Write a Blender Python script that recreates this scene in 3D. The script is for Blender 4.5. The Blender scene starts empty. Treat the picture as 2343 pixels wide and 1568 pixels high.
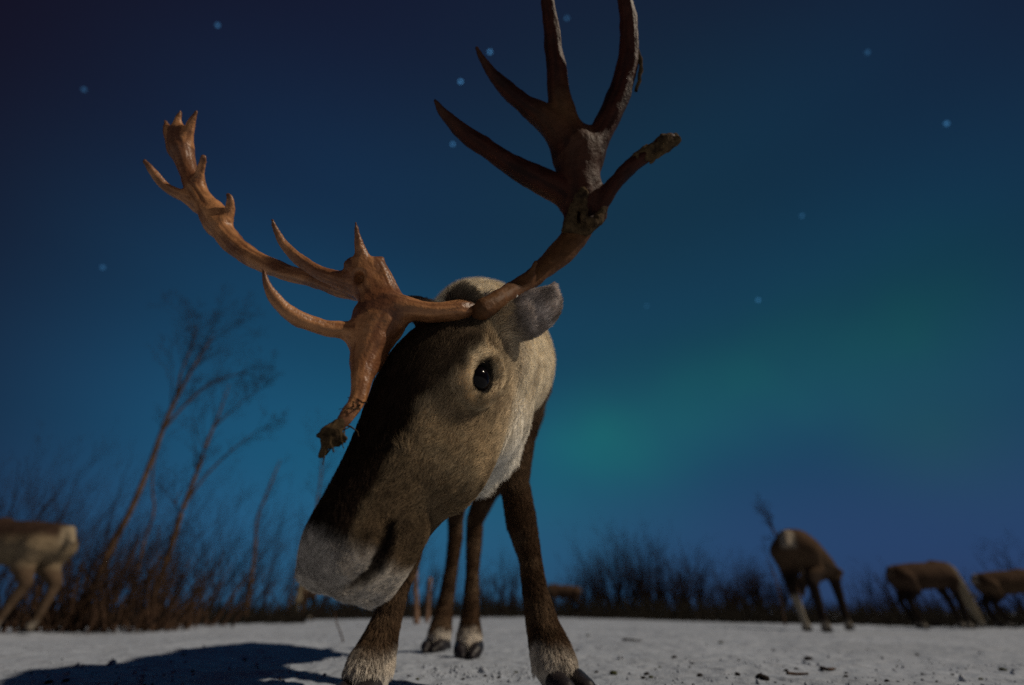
import bpy, math, random
import numpy as np
from mathutils import Vector

FUR = True                     # grow the coat of the near reindeer
random.seed(7)
RNG = np.random.default_rng(7)
S = bpy.context.scene
COL = S.collection

# ------------------------------------------------------------------ camera
CAM_H = 0.13                   # lens height above the snow
TILT = math.radians(30.7)      # camera looks up by this much
LENS = 16.0
FPX = LENS / 36.0 * 2343.0     # focal length in photograph units (2343 wide)
CX, CY = 1171.5, 784.0
cam = bpy.data.cameras.new('camera')
cam.lens = LENS
cam.sensor_width = 36.0
cam.clip_start = 0.02
cam.clip_end = 3000
cam.dof.use_dof = True
cam.dof.focus_distance = 0.68
cam.dof.aperture_fstop = 1.6
camo = bpy.data.objects.new('camera', cam)
COL.objects.link(camo)
camo.location = (0, 0, CAM_H)
camo.rotation_euler = (math.pi / 2 + TILT, 0, 0)
S.camera = camo

C0 = np.array([0, 0, CAM_H])
AX = np.array([1.0, 0, 0])
AU = np.array([0, -math.sin(TILT), math.cos(TILT)])
AF = np.array([0, math.cos(TILT), math.sin(TILT)])


def ray(px, py):
    return AF + (px - CX) / FPX * AX - (py - CY) / FPX * AU


def PD(px, py, d):             # point of the place at depth d along the lens axis
    return C0 + ray(px, py) * d


def PY(px, py, y):             # point of the place at distance y ahead of the camera
    r = ray(px, py)
    return C0 + r * (y / r[1])


def unit(v):
    v = np.asarray(v, float)
    return v / np.linalg.norm(v)


# ------------------------------------------------------------------ world: night sky with aurora, moon as a sun lamp
MOON_EL = math.radians(44)
MOON_DIR = unit([math.cos(MOON_EL) * math.cos(math.radians(-12)),
                 math.cos(MOON_EL) * math.sin(math.radians(-12)), math.sin(MOON_EL)])
W = bpy.data.worlds.new('World')
S.world = W
W.use_nodes = True
wn, wl = W.node_tree.nodes, W.node_tree.links
wn.clear()


def wnode(t, **kw):
    n = wn.new(t)
    for k, v in kw.items():
        setattr(n, k, v)
    return n


def wmath(op, a, b=None, c=None, clamp=False):
    n = wnode('ShaderNodeMath', operation=op, use_clamp=clamp)
    for i, v in enumerate((a, b, c)):
        if v is None:
            continue
        if isinstance(v, (int, float)):
            n.inputs[i].default_value = v
        else:
            wl.new(v, n.inputs[i])
    return n.outputs[0]


geo = wnode('ShaderNodeTexCoord')
dirn = wnode('ShaderNodeVectorMath', operation='NORMALIZE')
wl.new(geo.outputs['Generated'], dirn.inputs[0])
DIR = dirn.outputs[0]
sep = wnode('ShaderNodeSeparateXYZ')
wl.new(DIR, sep.inputs[0])
ramp = wnode('ShaderNodeValToRGB')
ramp.color_ramp.interpolation = 'EASE'
SKY_STOPS = [(0.0, (.020, .056, .135)), (0.10, (.018, .060, .148)), (0.28, (.011, .053, .125)), (0.50, (.008, .037, .090)),
             (0.72, (.007, .023, .063)), (0.92, (.007, .013, .040)), (1.0, (.007, .011, .034))]
cr = ramp.color_ramp
cr.elements[0].position, cr.elements[0].color = SKY_STOPS[0][0], (*SKY_STOPS[0][1], 1)
cr.elements[1].position, cr.elements[1].color = SKY_STOPS[-1][0], (*SKY_STOPS[-1][1], 1)
for p_, c_ in SKY_STOPS[1:-1]:
    e = cr.elements.new(p_)
    e.color = (*c_, 1)
wl.new(sep.outputs['Z'], ramp.inputs[0])


def blob(px, py, power):       # soft lobe of light around one direction of the sky
    d = unit(ray(px, py))
    n = wnode('ShaderNodeVectorMath', operation='DOT_PRODUCT')
    wl.new(DIR, n.inputs[0])
    n.inputs[1].default_value = d
    return wmath('POWER', wmath('MAXIMUM', n.outputs['Value'], 0.0), float(power))


def add_light(cur, fac, colour):
    s = wnode('ShaderNodeVectorMath', operation='SCALE')
    s.inputs[0].default_value = colour
    wl.new(fac, s.inputs['Scale'])
    a = wnode('ShaderNodeVectorMath', operation='ADD')
    wl.new(cur, a.inputs[0])
    wl.new(s.outputs[0], a.inputs[1])
    return a.outputs[0]


cur = ramp.outputs[0]
# moonlit air (physical sky model at night strength)
nish = wnode('ShaderNodeTexSky', sky_type='NISHITA', sun_disc=False)
nish.sun_elevation = MOON_EL
nish.sun_rotation = math.atan2(MOON_DIR[0], MOON_DIR[1])
sc_ = wnode('ShaderNodeVectorMath', operation='SCALE')
wl.new(nish.outputs[0], sc_.inputs[0])
sc_.inputs['Scale'].default_value = 0.0004
ad_ = wnode('ShaderNodeVectorMath', operation='ADD')
wl.new(cur, ad_.inputs[0])
wl.new(sc_.outputs[0], ad_.inputs[1])
cur = ad_.outputs[0]
nz = wnode('ShaderNodeTexNoise')
nz.inputs['Scale'].default_value = 4.5
nz.inputs['Detail'].default_value = 2.0
wl.new(DIR, nz.inputs['Vector'])
veil = wmath('MULTIPLY_ADD', nz.outputs[0], 1.3, 0.35)
AUR = [(1400, 1000, 300, (.0, .022, .004)), (1450, 985, 90, (.0, .018, .004)), (1300, 1030, 260, (.0, .016, .004)), (1580, 935, 200, (.0, .018, .004)), (1690, 890, 160, (.0, .014, .003)),
       (1830, 850, 110, (.0, .014, .003)), (1990, 800, 110, (.0, .014, .002)), (2150, 740, 120, (.0, .008, -.004)), (2330, 670, 60, (-.001, .002, -.005)), (2220, 1000, 220, (.001, .008, -.004)),
       (2080, 1010, 260, (.001, .007, -.002)), (1500, 600, 8, (.0, .010, .002)), (650, 1130, 14, (.0, .030, .045)), (1000, 1150, 26, (.0, .022, .022)), (1290, 1130, 60, (.0, .016, .010)), (2250, 1330, 12, (.002, -.010, -.010)), (2250, 560, 10, (-.002, -.005, -.010))]
for x_, y_, k_, c_ in AUR:
    f_ = blob(x_, y_, k_)
    if k_ > 40:
        f_ = wmath('MULTIPLY', f_, veil)
    cur = add_light(cur, f_, c_)
# lens vignetting put into the sky colour: purplish black away from the aurora
far_ = blob(1330, 1010, 1.0)
mr_ = wnode('ShaderNodeMapRange', interpolation_type='SMOOTHSTEP')
mr_.inputs[1].default_value = .30
mr_.inputs[2].default_value = .80
wl.new(far_, mr_.inputs[0])
mxs = wnode('ShaderNodeMix', data_type='RGBA')
wl.new(mr_.outputs[0], mxs.inputs[0])
mxs.inputs[6].default_value = (.007, .0055, .015, 1)
wl.new(cur, mxs.inputs[7])
cur = mxs.outputs[2]
STARS = [(1121, 119, 1.0), (1054, 187, 1.1), (1036, 330, .8), (498, 58, .45), (1297, 42, .35), (1735, 687, .55), (2166, 283, .5),
         (192, 205, .25), (1835, 494, .3), (1985, 120, .25), (235, 612, .3), (1480, 700, .2), (1160, 205, .2)]
STAR_R = 0.0026
for x_, y_, b_ in STARS:
    d = unit(ray(x_, y_))
    n = wnode('ShaderNodeVectorMath', operation='DISTANCE')
    wl.new(DIR, n.inputs[0])
    n.inputs[1].default_value = d
    cur = add_light(cur, wmath('LESS_THAN', n.outputs['Value'], STAR_R), (.08 * b_, .30 * b_, .62 * b_))
bgn = wnode('ShaderNodeBackground')
wl.new(cur, bgn.inputs[0])
bgn.inputs[1].default_value = 1.0
wo = wnode('ShaderNodeOutputWorld')
wl.new(bgn.outputs[0], wo.inputs[0])

moon = bpy.data.lights.new('moon', 'SUN')
moon.energy = 2.1
moon.angle = math.radians(1.2)
moon.color = (1.0, .86, .68)
mo = bpy.data.objects.new('moon', moon)
COL.objects.link(mo)
mo.rotation_euler = Vector(MOON_DIR).to_track_quat('Z', 'Y').to_euler()
S.view_settings.view_transform = 'Standard'
S.view_settings.look = 'None'
S.view_settings.exposure = 0.0
S.view_settings.gamma = 1.0
S.view_settings.use_curve_mapping = False
S.cycles.use_denoising = False
S.cycles.sample_clamp_direct = 4.0
S.cycles.sample_clamp_indirect = 2.0


# ------------------------------------------------------------------ small helpers
def tag(o, label=None, cat=None, group=None, kind=None):
    for k, v in (('label', label), ('category', cat), ('group', group), ('kind', kind)):
        if v:
            o[k] = v
    return o


def empty(name, loc):
    o = bpy.data.objects.new(name, None)
    o.location = loc
    o.empty_display_size = .1
    COL.objects.link(o)
    return o


def mesh_obj(name, V, F, mat, parent=None, smooth=True, origin=None):
    V = np.asarray(V, float)
    me = bpy.data.meshes.new(name)
    if parent is not None:
        V = V - np.array(parent.location)
    elif origin is not None:
        V = V - np.asarray(origin)
    if isinstance(F, np.ndarray):
        nf, k = F.shape
        me.vertices.add(len(V))
        me.vertices.foreach_set('co', V.astype(np.float32).ravel())
        me.loops.add(nf * k)
        me.loops.foreach_set('vertex_index', F.astype(np.int32).ravel())
        me.polygons.add(nf)
        me.polygons.foreach_set('loop_start', np.arange(0, nf * k, k, dtype=np.int32))
        me.update(calc_edges=True)
    else:
        me.from_pydata([tuple(v) for v in V], [], F)
    me.polygons.foreach_set('use_smooth', np.full(len(me.polygons), smooth))
    if mat:
        me.materials.append(mat)
    o = bpy.data.objects.new(name, me)
    COL.objects.link(o)
    if parent is not None:
        o.parent = parent
    elif origin is not None:
        o.location = origin
    return o


def set_colour(o, rgb, name='coat'):
    a = o.data.attributes.new(name, 'FLOAT_COLOR', 'POINT')
    a.data.foreach_set('color', np.c_[rgb, np.ones(len(rgb))].astype(np.float32).ravel())


_perm = RNG.random((32, 32, 32)).astype(np.float32)


def vnoise(p, scale):          # value noise on points (n,3) -> 0..1
    q = np.asarray(p) * scale
    i = np.floor(q).astype(int)
    f = q - i
    f = f * f * (3 - 2 * f)
    out = 0
    for dx in (0, 1):
        for dy in (0, 1):
            for dz in (0, 1):
                w = (f[:, 0] if dx else 1 - f[:, 0]) * (f[:, 1] if dy else 1 - f[:, 1]) * (f[:, 2] if dz else 1 - f[:, 2])
                out = out + w * _perm[(i[:, 0] + dx) % 32, (i[:, 1] + dy) % 32, (i[:, 2] + dz) % 32]
    return out


def fnoise(p, scale, octs=3):
    s, a, t = 0, 1.0, 0
    for k in range(octs):
        s = s + a * vnoise(np.asarray(p) + 3.7 * k, scale * 2 ** k)
        t += a
        a *= .5
    return s / t


def sstep(a, b, x):
    t = np.clip((x - a) / (b - a), 0, 1)
    return t * t * (3 - 2 * t)


# ------------------------------------------------------------------ materials
def material(name, colour, rough=.8, spec=.2, noise=0, var=.3, bump=0, bscale=60, stretch=None, attr=None, colour2=None):
    m = bpy.data.materials.new(name)
    m.use_nodes = True
    N, L = m.node_tree.nodes, m.node_tree.links
    b = N['Principled BSDF']
    b.inputs['Roughness'].default_value = rough
    b.inputs['Specular IOR Level'].default_value = spec
    tc = N.new('ShaderNodeTexCoord')
    vec = tc.outputs['Object']
    if stretch:
        mp = N.new('ShaderNodeMapping')
        mp.inputs['Scale'].default_value = stretch
        L.new(vec, mp.inputs[0])
        vec = mp.outputs[0]
    if attr:
        at = N.new('ShaderNodeAttribute')
        at.attribute_name = attr
        base = at.outputs['Color']
    else:
        rgb = N.new('ShaderNodeRGB')
        rgb.outputs[0].default_value = (*colour, 1)
        base = rgb.outputs[0]
    if noise:
        nt = N.new('ShaderNodeTexNoise')
        nt.inputs['Scale'].default_value = noise
        nt.inputs['Detail'].default_value = 5
        nt.inputs['Roughness'].default_value = .65
        L.new(vec, nt.inputs['Vector'])
        if colour2:
            rp = N.new('ShaderNodeValToRGB')
            rp.color_ramp.elements[0].position = .38
            rp.color_ramp.elements[1].position = .64
            L.new(nt.outputs[0], rp.inputs[0])
            mx = N.new('ShaderNodeMix')
            mx.data_type = 'RGBA'
            L.new(rp.outputs[0], mx.inputs[0])
            L.new(base, mx.inputs[6])
            mx.inputs[7].default_value = (*colour2, 1)
            base = mx.outputs[2]
        else:
            mr = N.new('ShaderNodeMapRange')
            mr.inputs[1].default_value = .3
            mr.inputs[2].default_value = .7
            mr.inputs[3].default_value = 1 - var
            mr.inputs[4].default_value = 1 + var
            L.new(nt.outputs[0], mr.inputs[0])
            sc = N.new('ShaderNodeVectorMath')
            sc.operation = 'SCALE'
            L.new(base, sc.inputs[0])
            L.new(mr.outputs[0], sc.inputs['Scale'])
            base = sc.outputs[0]
    L.new(base, b.inputs['Base Color'])
    if bump:
        bn = N.new('ShaderNodeTexNoise')
        bn.inputs['Scale'].default_value = bscale
        bn.inputs['Detail'].default_value = 5
        L.new(vec, bn.inputs['Vector'])
        bp = N.new('ShaderNodeBump')
        bp.inputs['Strength'].default_value = 1
        bp.inputs['Distance'].default_value = bump
        L.new(bn.outputs[0], bp.inputs['Height'])
        L.new(bp.outputs[0], b.inputs['Normal'])
    return m


M_SNOW = material('snow', (.395, .44, .52), .75, .15, noise=1.4, var=.16, bump=.022, bscale=15)
M_COAT = material('coat_skin', (1, 1, 1), .9, .05, noise=90, var=.18, bump=.002, bscale=300, attr='coat')
M_FUR = material('fur_hair', (1, 1, 1), .85, .05, attr='hair_colour')
M_BGCOAT = material('distant_coat', (1, 1, 1), .9, .05, noise=16, var=.25, bump=.01, bscale=60, attr='coat')
M_ANT1 = material('tan_antler', (1, 1, 1), .40, .42, noise=60, var=.25, bump=.0012, bscale=220, attr='coat')
M_ANT2 = material('dark_antler', (1, 1, 1), .58, .16, noise=60, var=.25, bump=.0014, bscale=200, attr='coat')
M_VELVET = material('dried_velvet', (.115, .078, .040), .95, .05, noise=60, bump=.004, bscale=120, colour2=(.030, .020, .014))
M_EYE = material('eye_gloss', (.004, .003, .005), .10, .22)
M_HOOF = material('hoof_horn', (.018, .015, .018), .45, .35, noise=30, var=.4, bump=.002, bscale=80)
M_TAG = material('white_plastic', (.7, .7, .68), .5, .4, noise=50, var=.12)
M_BARK = material('birch_bark', (.14, .085, .052), .9, .08, noise=9, bump=.006, bscale=40, colour2=(.05, .030, .02))
M_TWIG = material('bare_twigs', (.030, .021, .020), .95, .05, noise=6, var=.4)
M_TWIG2 = material('brown_twigs', (.070, .042, .028), .95, .05, noise=6, var=.5)
M_STUMP = material('pale_stump_bark', (.30, .19, .13), .85, .1, noise=12, bump=.006, bscale=40, colour2=(.16, .085, .05))
M_DIRT = material('dark_droppings', (.030, .022, .020), .85, .15, noise=60, var=.4, bump=.003, bscale=150)
M_MOSS = material('lichen_bits', (.055, .060, .028), .95, .05, noise=60, var=.4)
M_UNDER = material('undergrowth_twigs', (.024, .021, .017), .95, .05, noise=3, var=.4)

# ------------------------------------------------------------------ snow ground
_gn = RNG.random((64, 64)).astype(np.float32)


def n2(x, y, s):
    x, y = np.asarray(x) * s, np.asarray(y) * s
    i, j = np.floor(x).astype(int), np.floor(y).astype(int)
    fx, fy = x - i, y - j
    fx, fy = fx * fx * (3 - 2 * fx), fy * fy * (3 - 2 * fy)
    g = lambda a, b: _gn[a % 64, b % 64]
    return (g(i, j) * (1 - fx) * (1 - fy) + g(i + 1, j) * fx * (1 - fy) + g(i, j + 1) * (1 - fx) * fy + g(i + 1, j + 1) * fx * fy) - .5


def ground_z(x, y):
    x, y = np.asarray(x, float), np.asarray(y, float)
    r = np.hypot(x, y)
    side = np.clip((np.abs(x + .4) - .8) / 5.0, 0, 1.5)
    z = -.065 * side
    z = z + .020 * n2(x + 9, y, .8) * np.clip(r / 2.5, .25, 1.6)
    z = z + .020 * n2(x, y + 3, 2.7) + .013 * n2(x, y, 8.0) + .006 * n2(x + 5, y, 21.) * (r < 12) + .004 * n2(x + 2, y + 7, 47.) * (r < 5)
    return z - .002


def ground_point(px, py):      # where the sight line through a photograph point meets the snow
    r = ray(px, py)
    t = 0.3
    for _ in range(4000):
        p = C0 + r * t
        if p[2] <= ground_z(p[0], p[1]):
            return p
        t *= 1.004
        if t > 300:
            break
    return C0 + r * t


def build_ground():
    rings = np.concatenate([[0.02], np.geomspace(.4, 9, 430), np.geomspace(9.3, 900, 60)])
    ang = np.concatenate([np.linspace(-64, 64, 470), np.linspace(67, 293, 70)])
    A = np.radians(ang)
    R, T = np.meshgrid(rings, A, indexing='ij')
    X, Y = R * np.sin(T), R * np.cos(T)
    V = np.c_[X.ravel(), Y.ravel(), ground_z(X, Y).ravel()]
    nr, na = len(rings), len(A)
    i, j = np.meshgrid(np.arange(nr - 1), np.arange(na), indexing='ij')
    j2 = (j + 1) % na
    F = np.stack([i * na + j, i * na + j2, (i + 1) * na + j2, (i + 1) * na + j], -1).reshape(-1, 4)
    F = F[:, ::-1]
    o = mesh_obj('snow_ground', V, F, M_SNOW)
    tag(o, kind='structure')


build_ground()


# ------------------------------------------------------------------ implicit surfaces: distance fields merged smoothly, then meshed
class Field:
    def __init__(self, xs, ys, zs):
        self.xs, self.ys, self.zs = (np.asarray(a, np.float32) for a in (xs, ys, zs))
        self.f = np.full((len(xs), len(ys), len(zs)), 1.0, np.float32)

    def window(self, lo, hi):
        sl = []
        for a, l, h in zip((self.xs, self.ys, self.zs), lo, hi):
            i0, i1 = np.searchsorted(a, l), np.searchsorted(a, h)
            sl.append(slice(max(i0 - 1, 0), min(i1 + 1, len(a))))
        sl = tuple(sl)
        X = self.xs[sl[0]][:, None, None]
        Y = self.ys[sl[1]][None, :, None]
        Z = self.zs[sl[2]][None, None, :]
        return sl, X, Y, Z

    def merge(self, sl, d, k, cut=False):
        a = self.f[sl]
        if cut:
            h = np.maximum(k - np.abs(a + d), 0) / k
            self.f[sl] = np.maximum(a, -d) + h * h * k * .25
        else:
            h = np.maximum(k - np.abs(a - d), 0) / k
            self.f[sl] = np.minimum(a, d) - h * h * k * .25

    def cone(self, a, ra, b, rb, k=.02, cut=False):
        a, b = np.asarray(a, float), np.asarray(b, float)
        m = max(ra, rb) + k * 1.5 + .02
        sl, X, Y, Z = self.window(np.minimum(a, b) - m, np.maximum(a, b) + m)
        if min(s.stop - s.start for s in sl) <= 0:
            return
        ab = b - a
        L2 = max(float(ab @ ab), 1e-12)
        px, py, pz = X - a[0], Y - a[1], Z - a[2]
        t = np.clip((px * ab[0] + py * ab[1] + pz * ab[2]) / L2, 0, 1)
        d = np.sqrt((px - t * ab[0]) ** 2 + (py - t * ab[1]) ** 2 + (pz - t * ab[2]) ** 2) - (ra + (rb - ra) * t)
        self.merge(sl, d.astype(np.float32), k, cut)

    def chain(self, pts, k=.02, cut=False):     # one limb: its segments joined plainly, then merged once
        ps = np.array([p for p, r in pts], float)
        rs = np.array([r for p, r in pts], float)
        m = rs.max() + k * 1.5 + .02
        sl, X, Y, Z = self.window(ps.min(0) - m, ps.max(0) + m)
        if min(s.stop - s.start for s in sl) <= 0:
            return
        x0, y0, z0 = (s.start for s in sl)
        tmp = np.full((sl[0].stop - x0, sl[1].stop - y0, sl[2].stop - z0), 1.0, np.float32)
        for i in range(len(ps) - 1):
            a, b, ra, rb = ps[i], ps[i + 1], rs[i], rs[i + 1]
            m = max(ra, rb) + k * 1.5 + .02
            s2, X, Y, Z = self.window(np.minimum(a, b) - m, np.maximum(a, b) + m)
            if min(s.stop - s.start for s in s2) <= 0:
                continue
            ab = b - a
            L2 = max(float(ab @ ab), 1e-12)
            px, py, pz = X - a[0], Y - a[1], Z - a[2]
            t = np.clip((px * ab[0] + py * ab[1] + pz * ab[2]) / L2, 0, 1)
            d = np.sqrt((px - t * ab[0]) ** 2 + (py - t * ab[1]) ** 2 + (pz - t * ab[2]) ** 2) - (ra + (rb - ra) * t)
            q = (slice(s2[0].start - x0, s2[0].stop - x0), slice(s2[1].start - y0, s2[1].stop - y0), slice(s2[2].start - z0, s2[2].stop - z0))
            tmp[q] = np.minimum(tmp[q], d.astype(np.float32))
        self.merge(sl, tmp, k, cut)

    def ellipsoid(self, c, R, radii, k=.02, cut=False):   # R rows: axes
        c = np.asarray(c, float)
        R = np.asarray(R, float)
        ext = np.sqrt(((R * np.asarray(radii)[:, None]) ** 2).sum(0)) + k * 1.5 + .02
        sl, X, Y, Z = self.window(c - ext, c + ext)
        if min(s.stop - s.start for s in sl) <= 0:
            return
        q = [(X - c[0]) * r[0] + (Y - c[1]) * r[1] + (Z - c[2]) * r[2] for r in R]
        k0 = np.sqrt(sum((u / s) ** 2 for u, s in zip(q, radii)))
        k1 = np.sqrt(sum((u / s ** 2) ** 2 for u, s in zip(q, radii))) + 1e-9
        self.merge(sl, (k0 * (k0 - 1) / k1).astype(np.float32), k, cut)

    def mesh(self):            # surface nets
        F = self.f
        ins = F < 0
        nx, ny, nz = F.shape
        cnt = np.zeros((nx - 1, ny - 1, nz - 1), np.uint8)
        for dx in (0, 1):
            for dy in (0, 1):
                for dz in (0, 1):
                    cnt += ins[dx:nx - 1 + dx, dy:ny - 1 + dy, dz:nz - 1 + dz]
        act = (cnt > 0) & (cnt < 8)
        I, J, K = np.nonzero(act)
        idx = np.full(act.shape, -1, np.int32)
        idx[I, J, K] = np.arange(len(I))
        acc = np.zeros((len(I), 3))
        num = np.zeros(len(I))
        co = [(a, b, c) for a in (0, 1) for b in (0, 1) for c in (0, 1)]
        for a in co:
            for ax in range(3):
                if a[ax]:
                    continue
                b = list(a)
                b[ax] = 1
                fa = F[I + a[0], J + a[1], K + a[2]]
                fb = F[I + b[0], J + b[1], K + b[2]]
                m = (fa < 0) != (fb < 0)
                t = np.where(m, fa / np.where(m, fa - fb, 1), 0)
                pa = np.c_[self.xs[I + a[0]], self.ys[J + a[1]], self.zs[K + a[2]]]
                pb = np.c_[self.xs[I + b[0]], self.ys[J + b[1]], self.zs[K + b[2]]]
                acc += np.where(m[:, None], pa + t[:, None] * (pb - pa), 0)
                num += m
        V = acc / num[:, None]
        quads = []
        for ax in range(3):
            s0 = [slice(None)] * 3
            s1 = [slice(None)] * 3
            s0[ax] = slice(0, -1)
            s1[ax] = slice(1, None)
            ch = ins[tuple(s0)] != ins[tuple(s1)]
            o1, o2 = [(1, 2), (2, 0), (0, 1)][ax]
            P = np.array(np.nonzero(ch)).T
            ok = (P[:, o1] > 0) & (P[:, o2] > 0) & (P[:, o1] < F.shape[o1] - 1) & (P[:, o2] < F.shape[o2] - 1)
            P = P[ok]
            fl = ins[P[:, 0], P[:, 1], P[:, 2]]
            q = []
            for u, v in ((1, 1), (0, 1), (0, 0), (1, 0)):
                c = P.copy()
                c[:, o1] -= u
                c[:, o2] -= v
                q.append(idx[c[:, 0], c[:, 1], c[:, 2]])
            q = np.stack(q, 1)
            q[~fl] = q[~fl][:, ::-1]
            quads.append(q)
        Q = np.concatenate(quads)
        return V, Q[(Q >= 0).all(1)]

    def grad(self, p, h=.004):
        out = np.zeros_like(p)
        for ax in range(3):
            d = np.zeros(3)
            d[ax] = h
            out[:, ax] = self.sample(p + d) - self.sample(p - d)
        return out / (np.linalg.norm(out, axis=1, keepdims=True) + 1e-9)

    def sample(self, p):
        ii, ff = [], []
        for ax, a in enumerate((self.xs, self.ys, self.zs)):
            i = np.clip(np.searchsorted(a, p[:, ax]) - 1, 0, len(a) - 2)
            ii.append(i)
            ff.append(np.clip((p[:, ax] - a[i]) / (a[i + 1] - a[i]), 0, 1))
        out = 0
        for a in (0, 1):
            for b in (0, 1):
                for c in (0, 1):
                    w = (ff[0] if a else 1 - ff[0]) * (ff[1] if b else 1 - ff[1]) * (ff[2] if c else 1 - ff[2])
                    out = out + w * self.f[ii[0] + a, ii[1] + b, ii[2] + c]
        return out


def axis_coords(a, b, c, d, fine, coarse):     # coarse from a, fine between b and c, coarse to d
    return np.concatenate([np.arange(a, b, coarse), np.arange(b, c, fine), np.arange(c, d, coarse)])


def smooth_path(pts, n=6):     # Catmull-Rom through (point, radius) pairs
    P = np.array([[*p, r] for p, r in pts], float)
    if len(P) < 3:
        return pts
    E = np.vstack([2 * P[0] - P[1], P, 2 * P[-1] - P[-2]])
    out = []
    for i in range(1, len(E) - 2):
        for s in range(n):
            t = s / n
            a, b, c, d = E[i - 1], E[i], E[i + 1], E[i + 2]
            out.append(.5 * (2 * b + (c - a) * t + (2 * a - 5 * b + 4 * c - d) * t * t + (3 * b - a - 3 * c + d) * t ** 3))
    out.append(P[-1])
    return [(q[:3], max(q[3], 1e-4)) for q in out]


# ------------------------------------------------------------------ the near reindeer
# head frame: A runs from the poll to the nose, D out of the forehead, L to the animal's left
POLL = PD(1064, 735, .745)
NOSE = PD(772, 1318, .515)
A_ = unit(NOSE - POLL)
d0 = -.36 * AX + .62 * AU - .68 * AF
D_ = unit(d0 - (d0 @ A_) * A_)
L_ = np.cross(A_, D_)
if L_ @ AX < 0:
    L_ = -L_
_r = math.radians(14)
D_, L_ = D_ * math.cos(_r) - L_ * math.sin(_r), L_ * math.cos(_r) + D_ * math.sin(_r)
HL = float(np.linalg.norm(NOSE - POLL))


def H(t, s, v):                # head coordinates -> place
    return POLL + t * A_ + s * L_ + v * D_


def head_coords(p):
    q = np.asarray(p) - POLL
    return q @ A_, q @ L_, q @ D_


T_ST = np.array([-.05, 0, .05, .11, .15, .20, .26, .31, .35, .38, .40, .425]) / .41 * HL
W_ST = np.array([.050, .066, .082, .087, .084, .076, .066, .058, .054, .051, .045, .030])
U_ST = np.array([.000, .016, .050, .066, .066, .060, .052, .051, .054, .055, .050, .032])
B_ST = np.array([.060, .085, .112, .138, .146, .140, .118, .094, .084, .080, .072, .044])


def build_head(fd):
    lo = np.minimum(POLL, NOSE) - .16
    hi = np.maximum(POLL, NOSE) + .16
    sl, X, Y, Z = fd.window(lo, hi)
    q = [X - POLL[0], Y - POLL[1], Z - POLL[2]]
    t = q[0] * A_[0] + q[1] * A_[1] + q[2] * A_[2]
    s = q[0] * L_[0] + q[1] * L_[1] + q[2] * L_[2]
    v = q[0] * D_[0] + q[1] * D_[1] + q[2] * D_[2]
    fine = np.linspace(T_ST[0], T_ST[-1], 80)

    def sm(st):
        y = np.interp(fine, T_ST, st)
        k = np.ones(9) / 9
        return np.convolve(np.pad(y, 4, mode='edge'), k, 'valid')
    w = np.interp(t, fine, sm(W_ST))
    u = np.interp(t, fine, sm(U_ST))
    b = np.interp(t, fine, sm(B_ST))
    # jaw narrower than the brow, bridge of the nose slightly flat
    wv = w * (1 - .28 * np.clip(-v / b, 0, 1.2) ** 2)
    hv = np.where(v > 0, u, b)
    e = 2.35
    rr = (np.abs(s / wv) ** e + np.abs(v / hv) ** e) ** (1 / e)
    d = (rr - 1) * np.minimum(wv, hv)
    over = np.maximum(t - T_ST[-1], 0) + np.maximum(T_ST[0] - t, 0)
    d = np.where(over > 0, np.sqrt(np.maximum(d, 0) ** 2 + over ** 2), d)
    fd.merge(sl, d.astype(np.float32), .02)


EYE_T, EYE_S, EYE_V = .127, .0800, -.004
EYE_R = .0205
EYES = [H(EYE_T, EYE_S + .0015, EYE_V), H(EYE_T, -(EYE_S + .0015), EYE_V)]


def G(px, py):
    return ground_point(px, py)


# neck, trunk and legs: (point, radius)
NECK = [(H(.03, 0, -.05), .072), (PY(1098, 838, .82), .112), (PY(1116, 828, 1.02), .160), (PY(1112, 800, 1.2), .172)]
MANE = [(H(.13, .0, -.085), .05), (PY(1110, 950, .86), .075), (PY(1108, 1010, .97), .066), (PY(1092, 1070, 1.03), .036)]
WITHERS = [(PY(1088, 735, 1.16), .115), (PY(1085, 742, 1.34), .13)]
T0 = PY(1112, 830, 1.28)
TRUNK = [(T0, .185), (np.array([-.10, 1.55, .80]), .215), (np.array([-.15, 1.82, .80]), .215), (np.array([-.19, 2.02, .83]), .185)]
LEG_FL = [(PY(1186, 890, 1.25), .092), (PY(1188, 975, 1.22), .047), (PY(1177, 1100, 1.18), .035), (PY(1193, 1195, 1.16), .0345), (PY(1214, 1280, 1.15), .0235),
          (PY(1223, 1350, 1.14), .025), (PY(1241, 1430, 1.13), .032), (PY(1260, 1490, 1.12), .040), (PY(1268, 1520, 1.11), .042)]
LEG_FR = [(PY(1040, 900, 1.25), .09), (PY(1000, 1000, 1.22), .046), (PY(955, 1140, 1.17), .036), (PY(925, 1270, 1.13), .035), (PY(905, 1350, 1.11), .025),
          (PY(889, 1410, 1.10), .026), (PY(868, 1470, 1.09), .034), (PY(850, 1520, 1.08), .042), (PY(842, 1545, 1.07), .043)]
LEG_HL = [(np.array([-.08, 1.98, .80]), .13), (PY(1128, 1085, 1.84), .075), (PY(1112, 1130, 1.90), .044), (PY(1087, 1190, 1.98), .033), (PY(1085, 1235, 1.98), .031),
          (PY(1081, 1310, 1.94), .023), (PY(1077, 1400, 1.91), .029), (PY(1074, 1455, 1.89), .042), (PY(1073, 1476, 1.88), .042)]
LEG_HR = [(np.array([-.28, 1.98, .80]), .13), (PY(1040, 1090, 1.98), .075), (PY(1046, 1140, 2.10), .044), (PY(1042, 1190, 2.22), .034), (PY(1042, 1230, 2.22), .032),
          (PY(1033, 1300, 2.20), .026), (PY(1018, 1390, 2.18), .032), (PY(1008, 1440, 2.16), .044), (PY(1004, 1458, 2.15), .044)]
EAR_N = dict(root=H(.010, .070, -.010), c=PD(1222, 716, .715), tip=PD(1262, 658, .722))
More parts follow.
